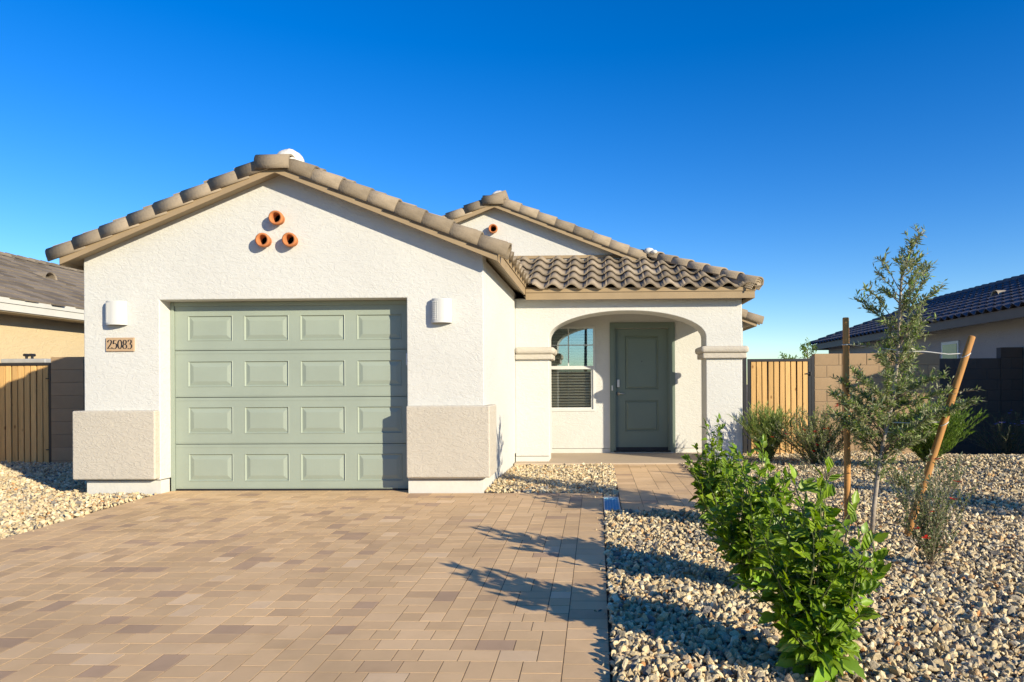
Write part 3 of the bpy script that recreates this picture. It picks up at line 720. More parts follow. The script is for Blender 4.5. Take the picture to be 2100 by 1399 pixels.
# ---- window
WN = B().box(WXa, WXb, YB-.012, YB+.05, WZa, WZa+.032).box(WXa, WXb, YB-.012, YB+.05, WZb-.032, WZb).box(WXa, WXa+.034, YB-.012, YB+.05, WZa+.032, WZb-.032).box(WXb-.034, WXb, YB-.012, YB+.05, WZa+.032, WZb-.032).obj('window', M_white, H)
B().box(WXa+.034, WXb-.034, YB-.002, YB+.05, 1.432, 1.488).obj('meeting_rail', M_white, WN)
b = B().box(WXa+.036, WXa+.06, YB+.012, YB+.05, WZa+.033, 1.43).box(WXb-.07, WXb-.036, YB+.012, YB+.05, WZa+.033, 1.43).box(WXa+.06, WXb-.07, YB+.012, YB+.05, WZa+.033, WZa+.06); b.obj('lower_sash', M_white, WN)
for (x0, x1, z0, z1) in ((-.494, -.476, 1.489, WZb-.033), (WXa+.035, -.495, 1.832, 1.848), (-.475, WXb-.035, 1.832, 1.848)): B().box(x0, x1, YB+.022, YB+.034, z0, z1).obj('muntin', M_white, WN)
B().box(WXa+.034, WXb-.034, YB+.036, YB+.04, 1.488, WZb-.032).obj('pane', M_glass, WN)
B().box(WXa+.06, WXb-.07, YB+.034, YB+.038, WZa+.06, 1.432).obj('pane', M_glass2, WN)
sm = B().box(-.42, .42, -.022, .022, -.0012, .0012).data('slat', M_slat)
for i in range(29):
    link('slat', sm, WN, Matrix.Translation(((WXa+WXb)/2, YB+.10, .775+i*.047)) @ Matrix.Rotation(rad(48), 4, 'X'))
b = B()
for x in (-.86, -.485, -.11): b.box(x-.002, x+.002, YB+.076, YB+.079, .76, 2.12)
b.obj('blind_cord', M_white, WN)
b = B().box(-1.15, .24, 13.4, 13.45, 0, 2.4).box(-1.17, -1.15, YB+.16, 13.4, 0, 2.4).box(.24, .26, YB+.16, 13.4, 0, 2.4).box(-1.15, .24, YB+.16, 13.4, 2.36, 2.4).box(-1.15, .24, YB+.16, 13.4, .0, .03); b.obj('room_interior', M_room, H)
# ------------------------------------------------------------------ sconces, house number, drain cover
def sconce(x, z, label, emb):
    t = thing('wall_sconce', (x, YG, z-.13), label, 'wall lamp', 'half round wall sconces beside the garage door')
    n = 28; V = []; hw, dp, hh = .112, .095, .13; rows = [(-hh, 1.), (-hh+.008, 1.0), (hh-.008, .985), (hh, .97)]
    for (dz, s_) in rows:
        for i in range(n+1):
            a_ = math.pi*i/n; V.append((x+hw*s_*math.cos(a_), YG-.004-dp*s_*math.sin(a_)**.8, z+dz))
    for (dz, s_) in reversed(rows):
        for i in range(n+1):
            a_ = math.pi*i/n; V.append((x+(hw-.01)*s_*math.cos(a_), YG-.004-(dp-.01)*s_*math.sin(a_)**.8, z+dz))
    m = n+1; R_ = len(rows)*2
    Fc = [(j*m+i, j*m+i+1, ((j+1) % R_)*m+i+1, ((j+1) % R_)*m+i) for j in range(R_) for i in range(n)]
    B().add(V, Fc).obj('shade', M_sconce, t, smooth=False)
    B().box(x-.05, x+.05, YG-.02, YG-.001, z-.06, z+.06).obj('back_plate', M_sconce, t)
    b = B()
    for i in range(6):          # pressed ribs on the left half of the shade
        a_ = math.pi*(.60+.055*i); p = (x+(hw+.0)*math.cos(a_), YG-.004-dp*math.sin(a_)**.8)
        if emb == 2:
            for q in range(9): b.tube([(p[0], p[1], z-.10+q*.023), (p[0], p[1], z-.085+q*.023)], .0045, 6)
        else: b.tube([(p[0], p[1], z-.11), (p[0], p[1], z+.11)], .0028, 6)
    b.obj('rib', M_sconce, t)
    B().tube([(x, YG-.045, z-.05), (x, YG-.045, z+.02), (x, YG-.045, z+.05)], [.018, .03, .012], 12).obj('bulb', M_white, t, smooth=True)
sconce(-5.285, 1.99, 'white half round wall sconce with fine grooves above the house number', 1)
sconce(-1.687, 1.985, 'white half round wall sconce with dotted ribs beside the arched porch', 2)
M_plaq = plain('tan_plaque', (.44, .30, .175), .7, 0, .06, 10, .001, 120)
pq = thing('house_number_plaque', (-5.255, YG, 1.57), 'tan house number plaque reading 25083 under the wall sconce', 'house number')
B().box(-5.412, -5.097, YG-.018, YG+.0, 1.571, 1.722).obj('plaque', M_plaq, pq, bev=.003)
def spl(P, n=10):
    out = []; Q = [P[0]]+list(P)+[P[-1]]
    for i in range(1, len(Q)-2):
        for k_ in range(n):
            t = k_/n; p0, p1, p2, p3 = (Vector(q) for q in Q[i-1:i+3]); out.append(.5*((2*p1)+(p2-p0)*t+(2*p0-5*p1+4*p2-p3)*t*t+(3*p1-p0-3*p2+p3)*t**3))
    return out+[Vector(Q[-2])]
ring = lambda cx, cy, rx, ry, a0=90, a1=450: [(cx+rx*math.cos(rad(t)), cy+ry*math.sin(rad(t))) for t in np.linspace(a0, a1, 17)]
DG = {'2': [spl([(.04, .74), (.10, .92), (.26, 1.0), (.42, .93), (.46, .76), (.38, .54), (.20, .27), (.02, .03)]), [(.0, .045), (.40, .045), (.52, .06)], [(.50, .05), (.55, .17)]],
      '5': [[(.14, .96), (.47, .97)], [(.15, .97), (.10, .56)], spl([(.10, .56), (.26, .62), (.44, .52), (.48, .30), (.38, .08), (.20, .0), (.03, .06)])],
      '0': [ring(.27, .5, .22, .49)], '8': [ring(.26, .745, .17, .235), ring(.26, .26, .215, .25)],
      '3': [spl([(.05, .80), (.12, .95), (.26, 1.0), (.40, .92), (.41, .74), (.32, .58), (.19, .53)]), spl([(.19, .53), (.36, .50), (.46, .36), (.43, .14), (.28, .0), (.13, .0), (.03, .06)])]}
for i, ch in enumerate('25083'):
    b = B(); hs_ = .098; x0, z0 = -5.393+i*.0565, 1.598
    for st in DG[ch]:
        st = [Vector((p[0], p[1])) for p in st]; V = []
        for j, p in enumerate(st):
            t = (st[min(j+1, len(st)-1)]-st[max(j-1, 0)]).normalized(); wd = .022+.055*abs(t.y)**1.6; nn = Vector((-t.y, t.x))*wd
            V += [(x0+(p+nn).x*hs_, YG-.0195, z0+(p+nn).y*hs_), (x0+(p-nn).x*hs_, YG-.0195, z0+(p-nn).y*hs_), (x0+(p-nn).x*hs_, YG-.0175, z0+(p-nn).y*hs_), (x0+(p+nn).x*hs_, YG-.0175, z0+(p+nn).y*hs_)]
        q = len(st); b.add(V, [(j*4+k_, j*4+(k_+1) % 4, j*4+4+(k_+1) % 4, j*4+4+k_) for j in range(q-1) for k_ in range(4)]+[(3, 2, 1, 0), tuple(q*4-4+k_ for k_ in range(4))])
    b.obj('digit', M_black, pq)
M_blue = plain('pale_blue_plastic', (.24, .50, .62), .35, 0, .06, 12)
dr = thing('drain_cover', (.135, 6.85, sy(6.85)), 'pale blue gridded drain cover set between driveway and walkway', 'drain')
dz = sy(6.5)
B().box(.066, .205, 6.46, 7.18, dz-.05, dz+.004).obj('tray', M_blue, dr)
B().box(.056, .066, 6.45, 7.19, dz-.05, dz+.016).box(.205, .215, 6.45, 7.19, dz-.05, dz+.016).box(.066, .205, 6.45, 6.46, dz-.05, dz+.016).box(.066, .205, 7.18, 7.19, dz-.05, dz+.016).obj('rim', M_white, dr)
for i in range(15): B().box(.067, .204, 6.50+i*.046, 6.506+i*.046, dz+.0045, dz+.011).obj('bar', M_blue, dr)
for i in range(4): B().box(.09+i*.028, .094+i*.028, 6.462, 7.178, dz+.0045, dz+.0105).obj('bar', M_blue, dr)

# ------------------------------------------------------------------ gates and block walls
def gate(x0, x1, y, z0, z1, nb, label, hinge, boards_col=M_wood):
    t = thing('yard_gate', ((x0+x1)/2, y, z0), label, 'gate', 'timber side gates')
    f = B().box(x0, x0+.045, y-.02, y+.025, z0, z1).box(x1-.045, x1, y-.02, y+.025, z0, z1).box(x0+.045, x1-.045, y-.02, y+.025, z1-.045, z1).box(x0+.045, x1-.045, y-.02, y+.025, z0, z0+.045)
    f.box(x0+.045, x1-.045, y+.012, y+.026, z0+.75, z0+.79); f.obj('frame', M_black, t); B().box(x0+.046, x1-.046, y+.028, y+.032, z0+.03, z1-.03).obj('backing', M_black, t)
    bw_ = (x1-x0-.09)/nb
    me = B().box(-bw_/2+.0095, bw_/2-.0095, -.012, .010, z0+.047, z1-.047).data('board', boards_col, .002, 1)
    for i in range(nb): link('board', me, t, Matrix.Translation((x0+.045+(i+.5)*bw_, y+rt.uniform(-.002, .002), rt.uniform(-.0, .0))) @ Matrix.Rotation(rt.uniform(-.004, .004), 4, 'Y'))
    for z in (z0+.25, z1-.25): B().box(hinge-.07, hinge+.02, y-.03, y-.021, z-.008, z+.008).tube([(hinge+.01, y-.03, z-.03), (hinge+.01, y-.03, z+.03)], .012, 8).obj('hinge', M_black, t)
    return t
gate(-9.95, -8.555, 10.5, -.05, 1.565, 13, 'timber board gate in black frame in front of the yellow neighbour house', -8.57)
gate(2.52, 3.57, 11.52, -.05, 1.585, 10, 'sunlit timber board gate in black frame behind the red flowering shrub', 3.55)
B().box(2.44, 2.50, 11.5, 11.56, -.1, 1.62).obj('post', M_black)
tag(bpy.data.objects['post'], 'black square steel gate post against the white house corner', 'post')
B().box(3.575, 3.625, 11.5, 11.56, -.1, 1.62).obj('post', M_black)
tag(bpy.data.objects['post.001'], 'black square steel gate post against the tan block wall', 'post')
def blockwall(name, x0, x1, y, z0, course, n, tops, bm_, mm, label, half=True, depth=.15, bl=.406):
    """front face at y, running along x; tops: list of (xa,xb,extra courses)"""
    t = thing(name, ((x0+x1)/2, y, z0), label, 'block wall')
    core = B()
    cache = {}
    for (xa, xb, nn) in tops:
        core.box(xa+.003, xb-.003, y+.006, y+depth-.006, z0, z0+nn*course-.004)
        for j in range(nn):
            xs_ = [xa]; x = xa-(bl/2 if (j % 2 and half) else 0)
            while x < xb-.02:
                x += bl
                if x > xa+.03: xs_.append(min(x, xb))
            if xs_[-1] < xb: xs_.append(xb)
            for q in range(len(xs_)-1):
                w_ = round(xs_[q+1]-xs_[q]-.009, 3)
                if w_ < .02: continue
                if w_ not in cache: cache[w_] = B().box(-w_/2, w_/2, 0, depth, .0045, course-.0045).data('block', bm_, .004, 1)
                link('block', cache[w_], t, Matrix.Translation(((xs_[q]+xs_[q+1])/2, y+rt.uniform(-.002, .002), z0+j*course)))
    core.obj('mortar', mm, t)
blockwall('block_wall', 3.64, 5.72, 11.55, -.155, .203, 9, [(3.64, 4.10, 9), (4.10, 5.72, 9)], M_block, M_mort, 'tan concrete block wall beside the right timber gate')
blockwall('block_wall', -8.55, -8.02, 10.46, -.17, .203, 9, [(-8.55, -8.02, 9)], M_block, M_mort, 'short tan block pier beside the shaded timber gate', False, .3, .53)
blockwall('block_wall', -8.015, -5.7, 10.62, -.17, .203, 9, [(-8.015, -5.7, 9)], M_block, M_mort, 'tan block wall running from pier to the garage side')
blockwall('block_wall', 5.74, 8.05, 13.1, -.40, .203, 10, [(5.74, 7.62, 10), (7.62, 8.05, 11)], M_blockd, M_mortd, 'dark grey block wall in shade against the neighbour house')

# ------------------------------------------------------------------ neighbour houses
NR = thing('neighbour_house', (10.3, 15, 0), 'grey stucco neighbour house with dark blue tiled hip roof', 'house')
B().box(8.06, 8.25, 9.5, 24, -.4, 2.45).box(8.25, 13, 9.5, 9.7, -.4, 2.45).box(8.25, 13, 23.8, 24, -.4, 2.45).box(12.8, 13, 9.7, 23.8, -.4, 2.45).obj('wall', M_neighr, NR)
ex_, rx_, ez, rz_ = 7.60, 10.5, 2.50, 3.66; pt = (rz_-ez)/(rx_-ex_); ye0, ye1 = 9.1, 24.3
b = B().add([(ex_, ye0, ez), (ex_, ye1, ez), (rx_, ye1-2.9, rz_), (rx_, ye0+2.9, rz_), (13.4, ye0, ez), (13.4, ye1, ez)], [(0, 1, 2, 3), (4, 5, 2, 3), (0, 4, 3), (1, 5, 2)])
b.add([(ex_, ye0, ez-.08), (ex_, ye1, ez-.08), (13.4, ye1, ez-.08), (13.4, ye0, ez-.08)], [(0, 1, 2, 3)])
NRR = b.obj('roof', plain('brown_soffit', (.10, .075, .055), .8), NR)
M_trimd = plain('dark_brown_fascia', (.11, .082, .062), .6)
B().box(ex_-.025, ex_, ye0, ye1, ez-.17, ez+.02).box(ex_, 13.4, ye0-.025, ye0, ez-.17, ez+.02).box(ex_, 13.4, ye1, ye1+.025, ez-.17, ez+.02).obj('fascia', M_trimd, NR)
inh = lambda p: p.x-ex_ < ye1-p.y+.05 and p.x-ex_ < p.y-ye0+.3
field_joined('roof_tile_field', NRR, (ex_-.07, ye1, ez-.01), (0, -1, 0), (1, 0, pt), 54, 9, M_tileR, .36, inh)
hp = barrel(.12, .10, 0., skirt=.015); hp.materials[0] = M_tileR
barrels(NRR, 'ridge_tile', hp, (rx_, ye1-2.9, rz_+.04), (rx_, ye0, rz_+.04), 0, 30, .33, lift=.025)
barrels(NRR, 'hip_tile', hp, (ex_, ye1, ez+.04), (rx_, ye1-2.9, rz_+.04), -.05, 13, .33, lift=.025)
def vent(par, p, mat):
    b = B(); n = 10
    R0 = [(p[0]+.0, p[1]+.17*math.cos(math.pi*i/n), p[2]+.17*math.sin(math.pi*i/n)) for i in range(n+1)]
    sx = par[1]
    R1 = [(q[0]+sx*.42, q[1], q[2]+.0) for q in R0]; R2 = [(q[0]+sx*.02, p[1]+(q[1]-p[1])*.86, p[2]+(q[2]-p[2])*.86) for q in R0]; R3 = [(q[0]+sx*.2, p[1]+(q[1]-p[1])*.86, p[2]+(q[2]-p[2])*.86) for q in R0]
    m = n+1; b.add(R2+R0+R1, [(j*m+i, j*m+i+1, (j+1)*m+i+1, (j+1)*m+i) for j in range(2) for i in range(n)])
    b.add(R2+R3, [(i, i+1, m+i+1, m+i) for i in range(n)])
    ob = b.obj('roof_vent', mat, par[0]); B().add(R3, [tuple(range(m))]).obj('vent_mouth', M_dark, ob); return ob
vent((NRR, 1), (8.85, 15.45, ez+pt*(8.85-ex_)+.05), plain('tan_vent', (.33, .28, .2), .7))
nw = B().box(8.03, 8.06, 15.4, 16.15, 1.2, 2.1).obj('window', M_white, NR)
B().box(8.022, 8.03, 15.46, 16.09, 1.26, 2.04).obj('pane', plain('green_blind_pane', (.30, .33, .13), .25), nw)

NL = thing('neighbour_house', (-13.5, 15, 0), 'yellow stucco neighbour house with flat grey brown tiled roof', 'house')
B().box(-10.95, -10.75, 8, 22, -.3, 2.52).box(-17, -10.95, 8, 8.2, -.3, 2.52).box(-17, -10.95, 21.8, 22, -.3, 2.52).box(-17.2, -17, 8, 22, -.3, 2.52).obj('wall', M_neighl, NL)
ex_, rx_, ez, rz_ = -10.3, -14.0, 2.72, 4.26; pt = (rz_-ez)/(ex_-rx_)
b = B().add([(ex_, 7.6, ez), (ex_, 22.4, ez), (rx_, 22.4, rz_), (rx_, 7.6, rz_), (-17.7, 22.4, ez), (-17.7, 7.6, ez)], [(0, 1, 2, 3), (3, 2, 4, 5)])
b.add([(ex_, 7.6, ez-.1), (ex_, 22.4, ez-.1), (-17.7, 22.4, ez-.1), (-17.7, 7.6, ez-.1)], [(0, 1, 2, 3)])
NLR = b.obj('roof', M_soffit, NL)
B().box(ex_, ex_+.03, 7.6, 22.4, ez-.20, ez-.075).box(ex_, ex_+.05, 7.6, 22.4, ez-.07, ez+.025).obj('fascia', M_gutter, NL)
B().box(-10.72, ex_, 7.6, 22.4, ez-.22, ez-.201).obj('soffit', M_soffit, NL)
sl_ = math.hypot(1, pt); ft = B().box(-.147, .147, 0, .43, 0, .028).data('flat_tile', M_tileL)
cnt = 0; rl = random.Random(5)
for j in range(12):
    for i in range(19):
        y = 10.9+i*.30+(.15 if j % 2 else 0); o = (ex_+.06-j*.34/sl_, y, ez-.02+j*.34*pt/sl_)
        W = frame_of(o, (0, 1, 0), (-1, 0, pt)) @ Matrix.Rotation(rad(-3.2)+rl.uniform(-.012, .012), 4, 'X') @ Matrix.Translation((rl.uniform(-.004, .004), rl.uniform(-.03, .03), .03+rl.uniform(-.004, .006)))
        link('flat_tile', ft, NLR, W); cnt += 1
flat = B().box(-.147, .147, 0, .43, 0, .028)
VV, TT = [], []
for j in range(12):
    for i in list(range(-11, 0))+list(range(19, 38)):
        y = 10.9+i*.30+(.15 if j % 2 else 0); o = (ex_+.06-j*.34/sl_, y, ez-.02+j*.34*pt/sl_)
        W = frame_of(o, (0, 1, 0), (-1, 0, pt)) @ Matrix.Rotation(rad(-3.2), 4, 'X') @ Matrix.Translation((0, 0, .03)); n = len(VV)
        VV += [tuple(W @ v) for v in flat.V]; TT += [[q+n for q in f] for f in flat.F]
o = link('flat_tile_field', npmesh('flat_tile_field', VV, TT, M_tileL), NLR); o['kind'] = 'stuff'
rg = B().add([(-.15, 0, -.02), (-.13, 0, .05), (0, 0, .085), (.13, 0, .05), (.15, 0, -.02), (-.15, .42, -.04), (-.13, .42, .03), (0, .42, .06), (.13, .42, .03), (.15, .42, -.04)], [(0, 1, 6, 5), (1, 2, 7, 6), (2, 3, 8, 7), (3, 4, 9, 8), (0, 4, 3, 2, 1)]).data('ridge_tile', M_tileL)
for i in range(40): link('ridge_tile', rg, NLR, Matrix.Translation((rx_, 8+i*.34, rz_+.04)))
vent((NLR, -1), (-12.35, 15.15, ez+pt*2.05+.05), M_tileL)
# air conditioner behind the left gate
ac = thing('air_conditioner', (-9.6, 11.4, -.05), 'grey air conditioning unit top showing above the timber gate', 'air conditioner')
M_ac = plain('grey_metal', (.40, .40, .39), .5, .2)
B().box(-9.98, -9.25, 11.2, 11.9, -.05, 1.58).obj('cabinet', M_ac, ac, bev=.02)
B().box(-10.0, -9.23, 11.18, 11.92, 1.585, 1.66).obj('lid', M_ac, ac, bev=.02)
for dx in (-.22, -.12): B().tube([(-9.6+dx, 11.5, 1.66), (-9.6+dx, 11.5, 1.73)], .02, 8).tube([(-9.6+dx, 11.45, 1.735), (-9.6+dx, 11.55, 1.735)], .025, 8).obj('pipe_stub', M_black, ac)
# ------------------------------------------------------------------ planting
rv = random.Random(21)
def rdir(el0, el1, az=None):
    a_ = rv.uniform(0, math.tau) if az is None else az; e = rad(rv.uniform(el0, el1))
    return Vector((math.cos(a_)*math.cos(e), math.sin(a_)*math.cos(e), math.sin(e)))
def leaf_geo(fold, droop, wid, n=7):
    """toothed ovate blade along +y, unit length"""
    V = []; Fc = []
    for i in range(n+1):
        t = i/n; wd = wid*((t/.32)**.55 if t < .32 else max(0., 1-(t-.32)/.68)**.95*(1+.25*(t-.32)))
        tooth = .035 if (i % 2 and 0 < i < n) else 0
        y = t; z = -droop*t*t; c_ = .03*math.sin(9*t)
        V += [(-wd-tooth, y+(tooth*.8), z+fold*wd+c_*.6), (0, y, z-.02), (wd+tooth, y+(tooth*.8), z+fold*wd-c_*.6)]
    for i in range(n):
        a_ = i*3; Fc += [(a_, a_+1, a_+4, a_+3), (a_+1, a_+2, a_+5, a_+4)]
    return V, Fc
LG = [leaf_geo(.35, .10, .30), leaf_geo(.55, .25, .29), leaf_geo(.2, .32, .33), leaf_geo(.45, .02, .27), leaf_geo(.15, .45, .31)]
LM = [mesh('leaf', v, f, M_leaf, True) for v, f in LG]
def leafW(p, d, nrm, s_):
    d = d.normalized(); x = d.cross(nrm)
    if x.length < 1e-3: x = d.orthogonal()
    x.normalize(); z = x.cross(d).normalized(); M = Matrix.Identity(4)
    for q in range(3): M[q][0], M[q][1], M[q][2], M[q][3] = x[q]*s_, d[q]*s_, z[q]*s_, p[q]
    return M
CAMP = Vector((0, 0, EYE))
def broad_shrub(base, tips, label, dens, lsz, limit):
    base = Vector(base); t = thing('broadleaf_shrub', base, label, 'shrub', 'leafy green shrubs in a row beside the driveway')
    st = B(); L = []
    def shoot(P, r0, l0, l1, step, t0):
        st.tube(P, [lerp(r0, .002, i/(len(P)-1)) for i in range(len(P))], 6)
        ln = sum((P[i+1]-P[i]).length for i in range(len(P)-1)); n = max(3, int(ln*(1-t0)/step)); az = rv.uniform(0, 6.28)
        for i in range(n+1):
            f = t0+(1-t0)*i/n; q = f*(len(P)-1); k_ = min(int(q), len(P)-2); p = P[k_].lerp(P[k_+1], q-k_); ax_ = (P[k_+1]-P[k_]).normalized()
            for _ in range(rv.choice([1, 1, 2])):
                az += 2.4+rv.uniform(-.4, .4); s_ = lerp(l0, l1, f**2)*rv.uniform(.65, 1.2)
                el = lerp(-15, 42, f)+rv.uniform(-22, 22); d = Vector((math.cos(az)*math.cos(rad(el)), math.sin(az)*math.cos(rad(el)), math.sin(rad(el))))
                if i >= n-1: d = (d*.6+ax_).normalized()
                pet = p+d*s_*rv.uniform(.15, .4)
                st.tube([p, pet], [.0016, .0012], 4, False)
                nrm = Vector((0, 0, 1))*.8+sund*1.0+Vector((rv.gauss(0, .55), rv.gauss(0, .55), rv.gauss(0, .35)))
                L.append((pet, (d+Vector((0, 0, -.12))).normalized(), nrm, s_))
    for (tx, ty, tz) in tips:
        e = Vector((tx, ty, tz)); b0 = base+Vector((rv.uniform(-.05, .05), rv.uniform(-.05, .05), -.03)); h = e-b0
        P = [b0+Vector((h.x*(f**1.0 if f < .5 else f), h.y*f, h.z*f**.92))+Vector((rv.gauss(0, .012), rv.gauss(0, .012), 0))*(0 < f < 1) for f in (0, .2, .4, .6, .8, 1)]
        shoot(P, .0075, lsz*1.12, lsz*.62, .028/dens, .12)
        for _ in range(4):
            k_ = rv.randint(1, 3); d = (rdir(10, 55)+Vector((h.x, h.y, 0))*.6).normalized(); ln = rv.uniform(.12, .24)
            shoot([P[k_]+d*ln*f+Vector((0, 0, .05*f*f)) for f in (0, .33, .66, 1)], .004, lsz, lsz*.7, .03/dens, .15)
    st.obj('stem', M_stem2, t)
    L = [q for q in L if q[0].z > base.z+.02]
    L.sort(key=lambda q: (q[0]-CAMP).length-1.2*q[3])
    VV, TT, CC = [], [], []
    for i, (p, d, nr_, s_) in enumerate(L):
        W = leafW(p, d, nr_, s_); k_ = rv.randrange(len(LM))
        if i < limit: link('leaf', LM[k_], t, W)
        else:
            n = len(VV); v, f = LG[k_]; VV += [tuple(W @ Vector(q)) for q in v]; TT += [[a_+n for a_ in ff] for ff in f]
            g = rv.choice([.55, .8, 1, 1, 1.15, 1.4]); CC += [(LEAFC[0]*g*rv.uniform(.9, 1.15), LEAFC[1]*g, LEAFC[2]*g)]*len(v)
    if VV:
        o = link('leaf_mass', npmesh('leaf_mass', VV, TT, M_leafa, np.array(CC), True), t); o['kind'] = 'stuff'
    return t
def tips(cx, cy, top, rx, ry, n, zlow=.45):
    out = []
    for i in range(n):
        a_ = i*2.4+rv.uniform(-.3, .3); q = math.sqrt((i+.5)/n); out.append((cx+rx*q*math.cos(a_), cy+ry*q*math.sin(a_), lerp(top, top*zlow, q**1.6)*rv.uniform(.92, 1.06)))
    return out
broad_shrub((.96, 3.02, gz(.96, 3.02)), tips(.97, 3.08, .80, .29, .26, 15), 'large leafy green shrub at the driveway end of the shrub row', 1., .098, 300)
broad_shrub((.98, 4.2, gz(.98, 4.2)), tips(.95, 4.2, .80, .34, .30, 16), 'leafy green shrub in the middle of the row beside the driveway', 1., .092, 300)
broad_shrub((1.02, 5.95, gz(1.02, 5.95)), tips(1.0, 5.95, .86, .27, .30, 14), 'leafy green shrub of the row growing beside the paved walkway', 1., .088, 300)

def leaves(L):
    """L: (pos, dir, normal, length, width, colour) -> arrays; folded lance blades"""
    VV, TT, CC = [], [], []
    for (p, d, nr_, ln, wd, c_) in L:
        d = d.normalized(); x = d.cross(nr_)
        x = x.normalized() if x.length > 1e-3 else d.orthogonal().normalized(); z = x.cross(d); n = len(VV)
        VV += [tuple(p), tuple(p+d*ln*.45+x*wd), tuple(p+d*ln*.45-x*wd), tuple(p+d*ln*.5-z*wd*.45), tuple(p+d*ln-z*ln*.06)]
        TT += [(n, n+3, n+1), (n, n+2, n+3), (n+3, n+4, n+1), (n+3, n+2, n+4)]; CC += [c_]*5
    return VV, TT, np.array(CC)
def vcol(cs, v=.25):
    c_ = rv.choice(cs); f = 1+rv.uniform(-v, v); return tuple(q*f for q in c_)
TREEC = [(.26, .29, .13), (.31, .33, .17), (.21, .27, .085), (.23, .33, .06), (.38, .38, .24), (.15, .19, .07)]
def interp(T_, z):
    for (a_, c_), (b_, d_) in zip(T_, T_[1:]):
        if a_ <= z <= b_: return c_+(d_-c_)*(z-a_)/(b_-a_)
    return T_[0][1] if z < T_[0][0] else T_[-1][1]
TK = [Vector(p) for p in ((2.2, 5.56, -.06), (2.225, 5.56, .2), (2.26, 5.57, .45), (2.31, 5.56, .75), (2.375, 5.55, 1.05), (2.42, 5.56, 1.4), (2.435, 5.56, 1.75), (2.45, 5.55, 2.05), (2.50, 5.55, 2.2), (2.57, 5.55, 2.32), (2.63, 5.55, 2.41))]
def trunk_at(z):
    for a_, c_ in zip(TK, TK[1:]):
        if a_.z <= z <= c_.z: return a_.lerp(c_, (z-a_.z)/(c_.z-a_.z))
    return TK[-1].copy()
HWP = [(.35, .06), (.6, .14), (.75, .34), (.85, .47), (1.0, .50), (1.12, .43), (1.25, .28), (1.38, .15), (1.5, .20), (1.7, .27), (1.85, .26), (2.0, .20), (2.1, .10), (2.2, .05), (2.42, .02)]
def young_tree(label):
    t = thing('young_tree', TK[0], label, 'tree')
    B().tube(TK, [.020, .018, .017, .016, .015, .013, .011, .008, .006, .004, .002], 10).obj('trunk', M_bark, t, smooth=True)
    br = B(); L = []
    def foliage(p, ax_, n, sp):
        for _ in range(n):
            d = (ax_*rv.uniform(.2, .9)+rdir(-40, 70)).normalized(); ln = rv.uniform(.028, .062)
            L.append((p+rdir(-60, 60)*rv.uniform(0, sp), d, Vector((rv.gauss(0, .6), rv.gauss(0, .6), 1)), ln, ln*rv.uniform(.11, .17), vcol(TREEC, .35)))
    zs = sorted([lerp(.42, 2.36, i/95) for i in range(96)]+[lerp(.66, 1.2, i/27) for i in range(28)])
    for i, z0 in enumerate(zs):
        hw = interp(HWP, z0)*rv.choice([.4, .6, .8, 1., 1.2, 1.35])*rv.uniform(.85, 1.1); a_ = i*2.39996+rv.uniform(-1.1, 1.1); p0 = trunk_at(max(.4, z0-hw*.45)); el = rad(rv.uniform(15, 75))
        if z0 > 1.25: a_ = a_; 
        e = trunk_at(z0)+Vector((math.cos(a_)*hw, math.sin(a_)*hw*.9, hw*math.sin(el)*(.25 if z0 < 1.2 else .75))); ln = (e-p0).length
        P = [p0.lerp(e, f)+Vector((0, 0, .06*ln*math.sin(math.pi*f)))+Vector((rv.gauss(0, .008), rv.gauss(0, .008), rv.gauss(0, .008)))*(f > 0) for f in np.linspace(0, 1, 6)]
        br.tube(P, [lerp(.0045, .0012, f) for f in np.linspace(0, 1, 6)], 5, False)
        n = max(4, int(ln/.017))
        for j in range(n):
            f = .38+.62*j/n; q = f*5; k_ = min(4, int(q)); p = P[k_].lerp(P[k_+1], q-k_); ax_ = (P[k_+1]-P[k_]).normalized(); foliage(p, ax_, 5 if z0 < 1.25 else 3, .012)
            if rv.random() < .42:
                d = (ax_+rdir(-20, 60)*.9).normalized(); tl = rv.uniform(.04, .12); br.tube([p, p+d*tl], [.0014, .0008], 4, False)
                for s_ in np.arange(.015, tl, .011): foliage(p+d*s_, d, 1, .006)
    for z in np.arange(.55, 2.4, .012): foliage(trunk_at(z), Vector((0, 0, 1)), 1 if z < 1.9 else 2, .02)
    # one long side twig low right, bare twig to the left stake
    for (p0, e) in ((Vector((2.31, 5.55, .95)), Vector((3.02, 5.45, 1.12))), (Vector((2.39, 5.56, 1.40)), Vector((2.13, 5.75, 1.49))), (Vector((2.3, 5.56, .8)), Vector((1.78, 5.5, .93)))):
        P = [p0.lerp(e, f)+Vector((0, 0, .03*math.sin(3.14*f))) for f in np.linspace(0, 1, 7)]; br.tube(P, [.004, .0035, .003, .0026, .002, .0016, .001], 5, False)
        for j in range(44): f = .2+.8*j/44; k_ = min(5, int(f*6)); foliage(P[k_].lerp(P[k_+1], f*6-k_), (e-p0).normalized(), 1, .006)
    br.obj('branch', M_twig, t)
    V_, T_, C_ = leaves(L); cr = link('crown', npmesh('crown', V_, T_, M_fol, C_), t)
    return t
yt = young_tree('slender young tree with narrow grey green leaves tied between two stakes')
# a second tree of the same kind beyond the frame throws the dappled shade across the gravel
dt = Vector((3.75, -.80, 0)); W0 = WM[yt.name]
t2 = link('young_tree', None, None, Matrix.Translation(dt) @ W0); tag(t2, 'young grey green tree further along the gravel yard, without stakes', 'tree')
for ch in list(yt.children):
    c2 = ch.copy(); COL.objects.link(c2); c2.parent = t2; c2.matrix_parent_inverse = WM[t2.name].inverted(); c2.matrix_basis = Matrix.Translation(dt)
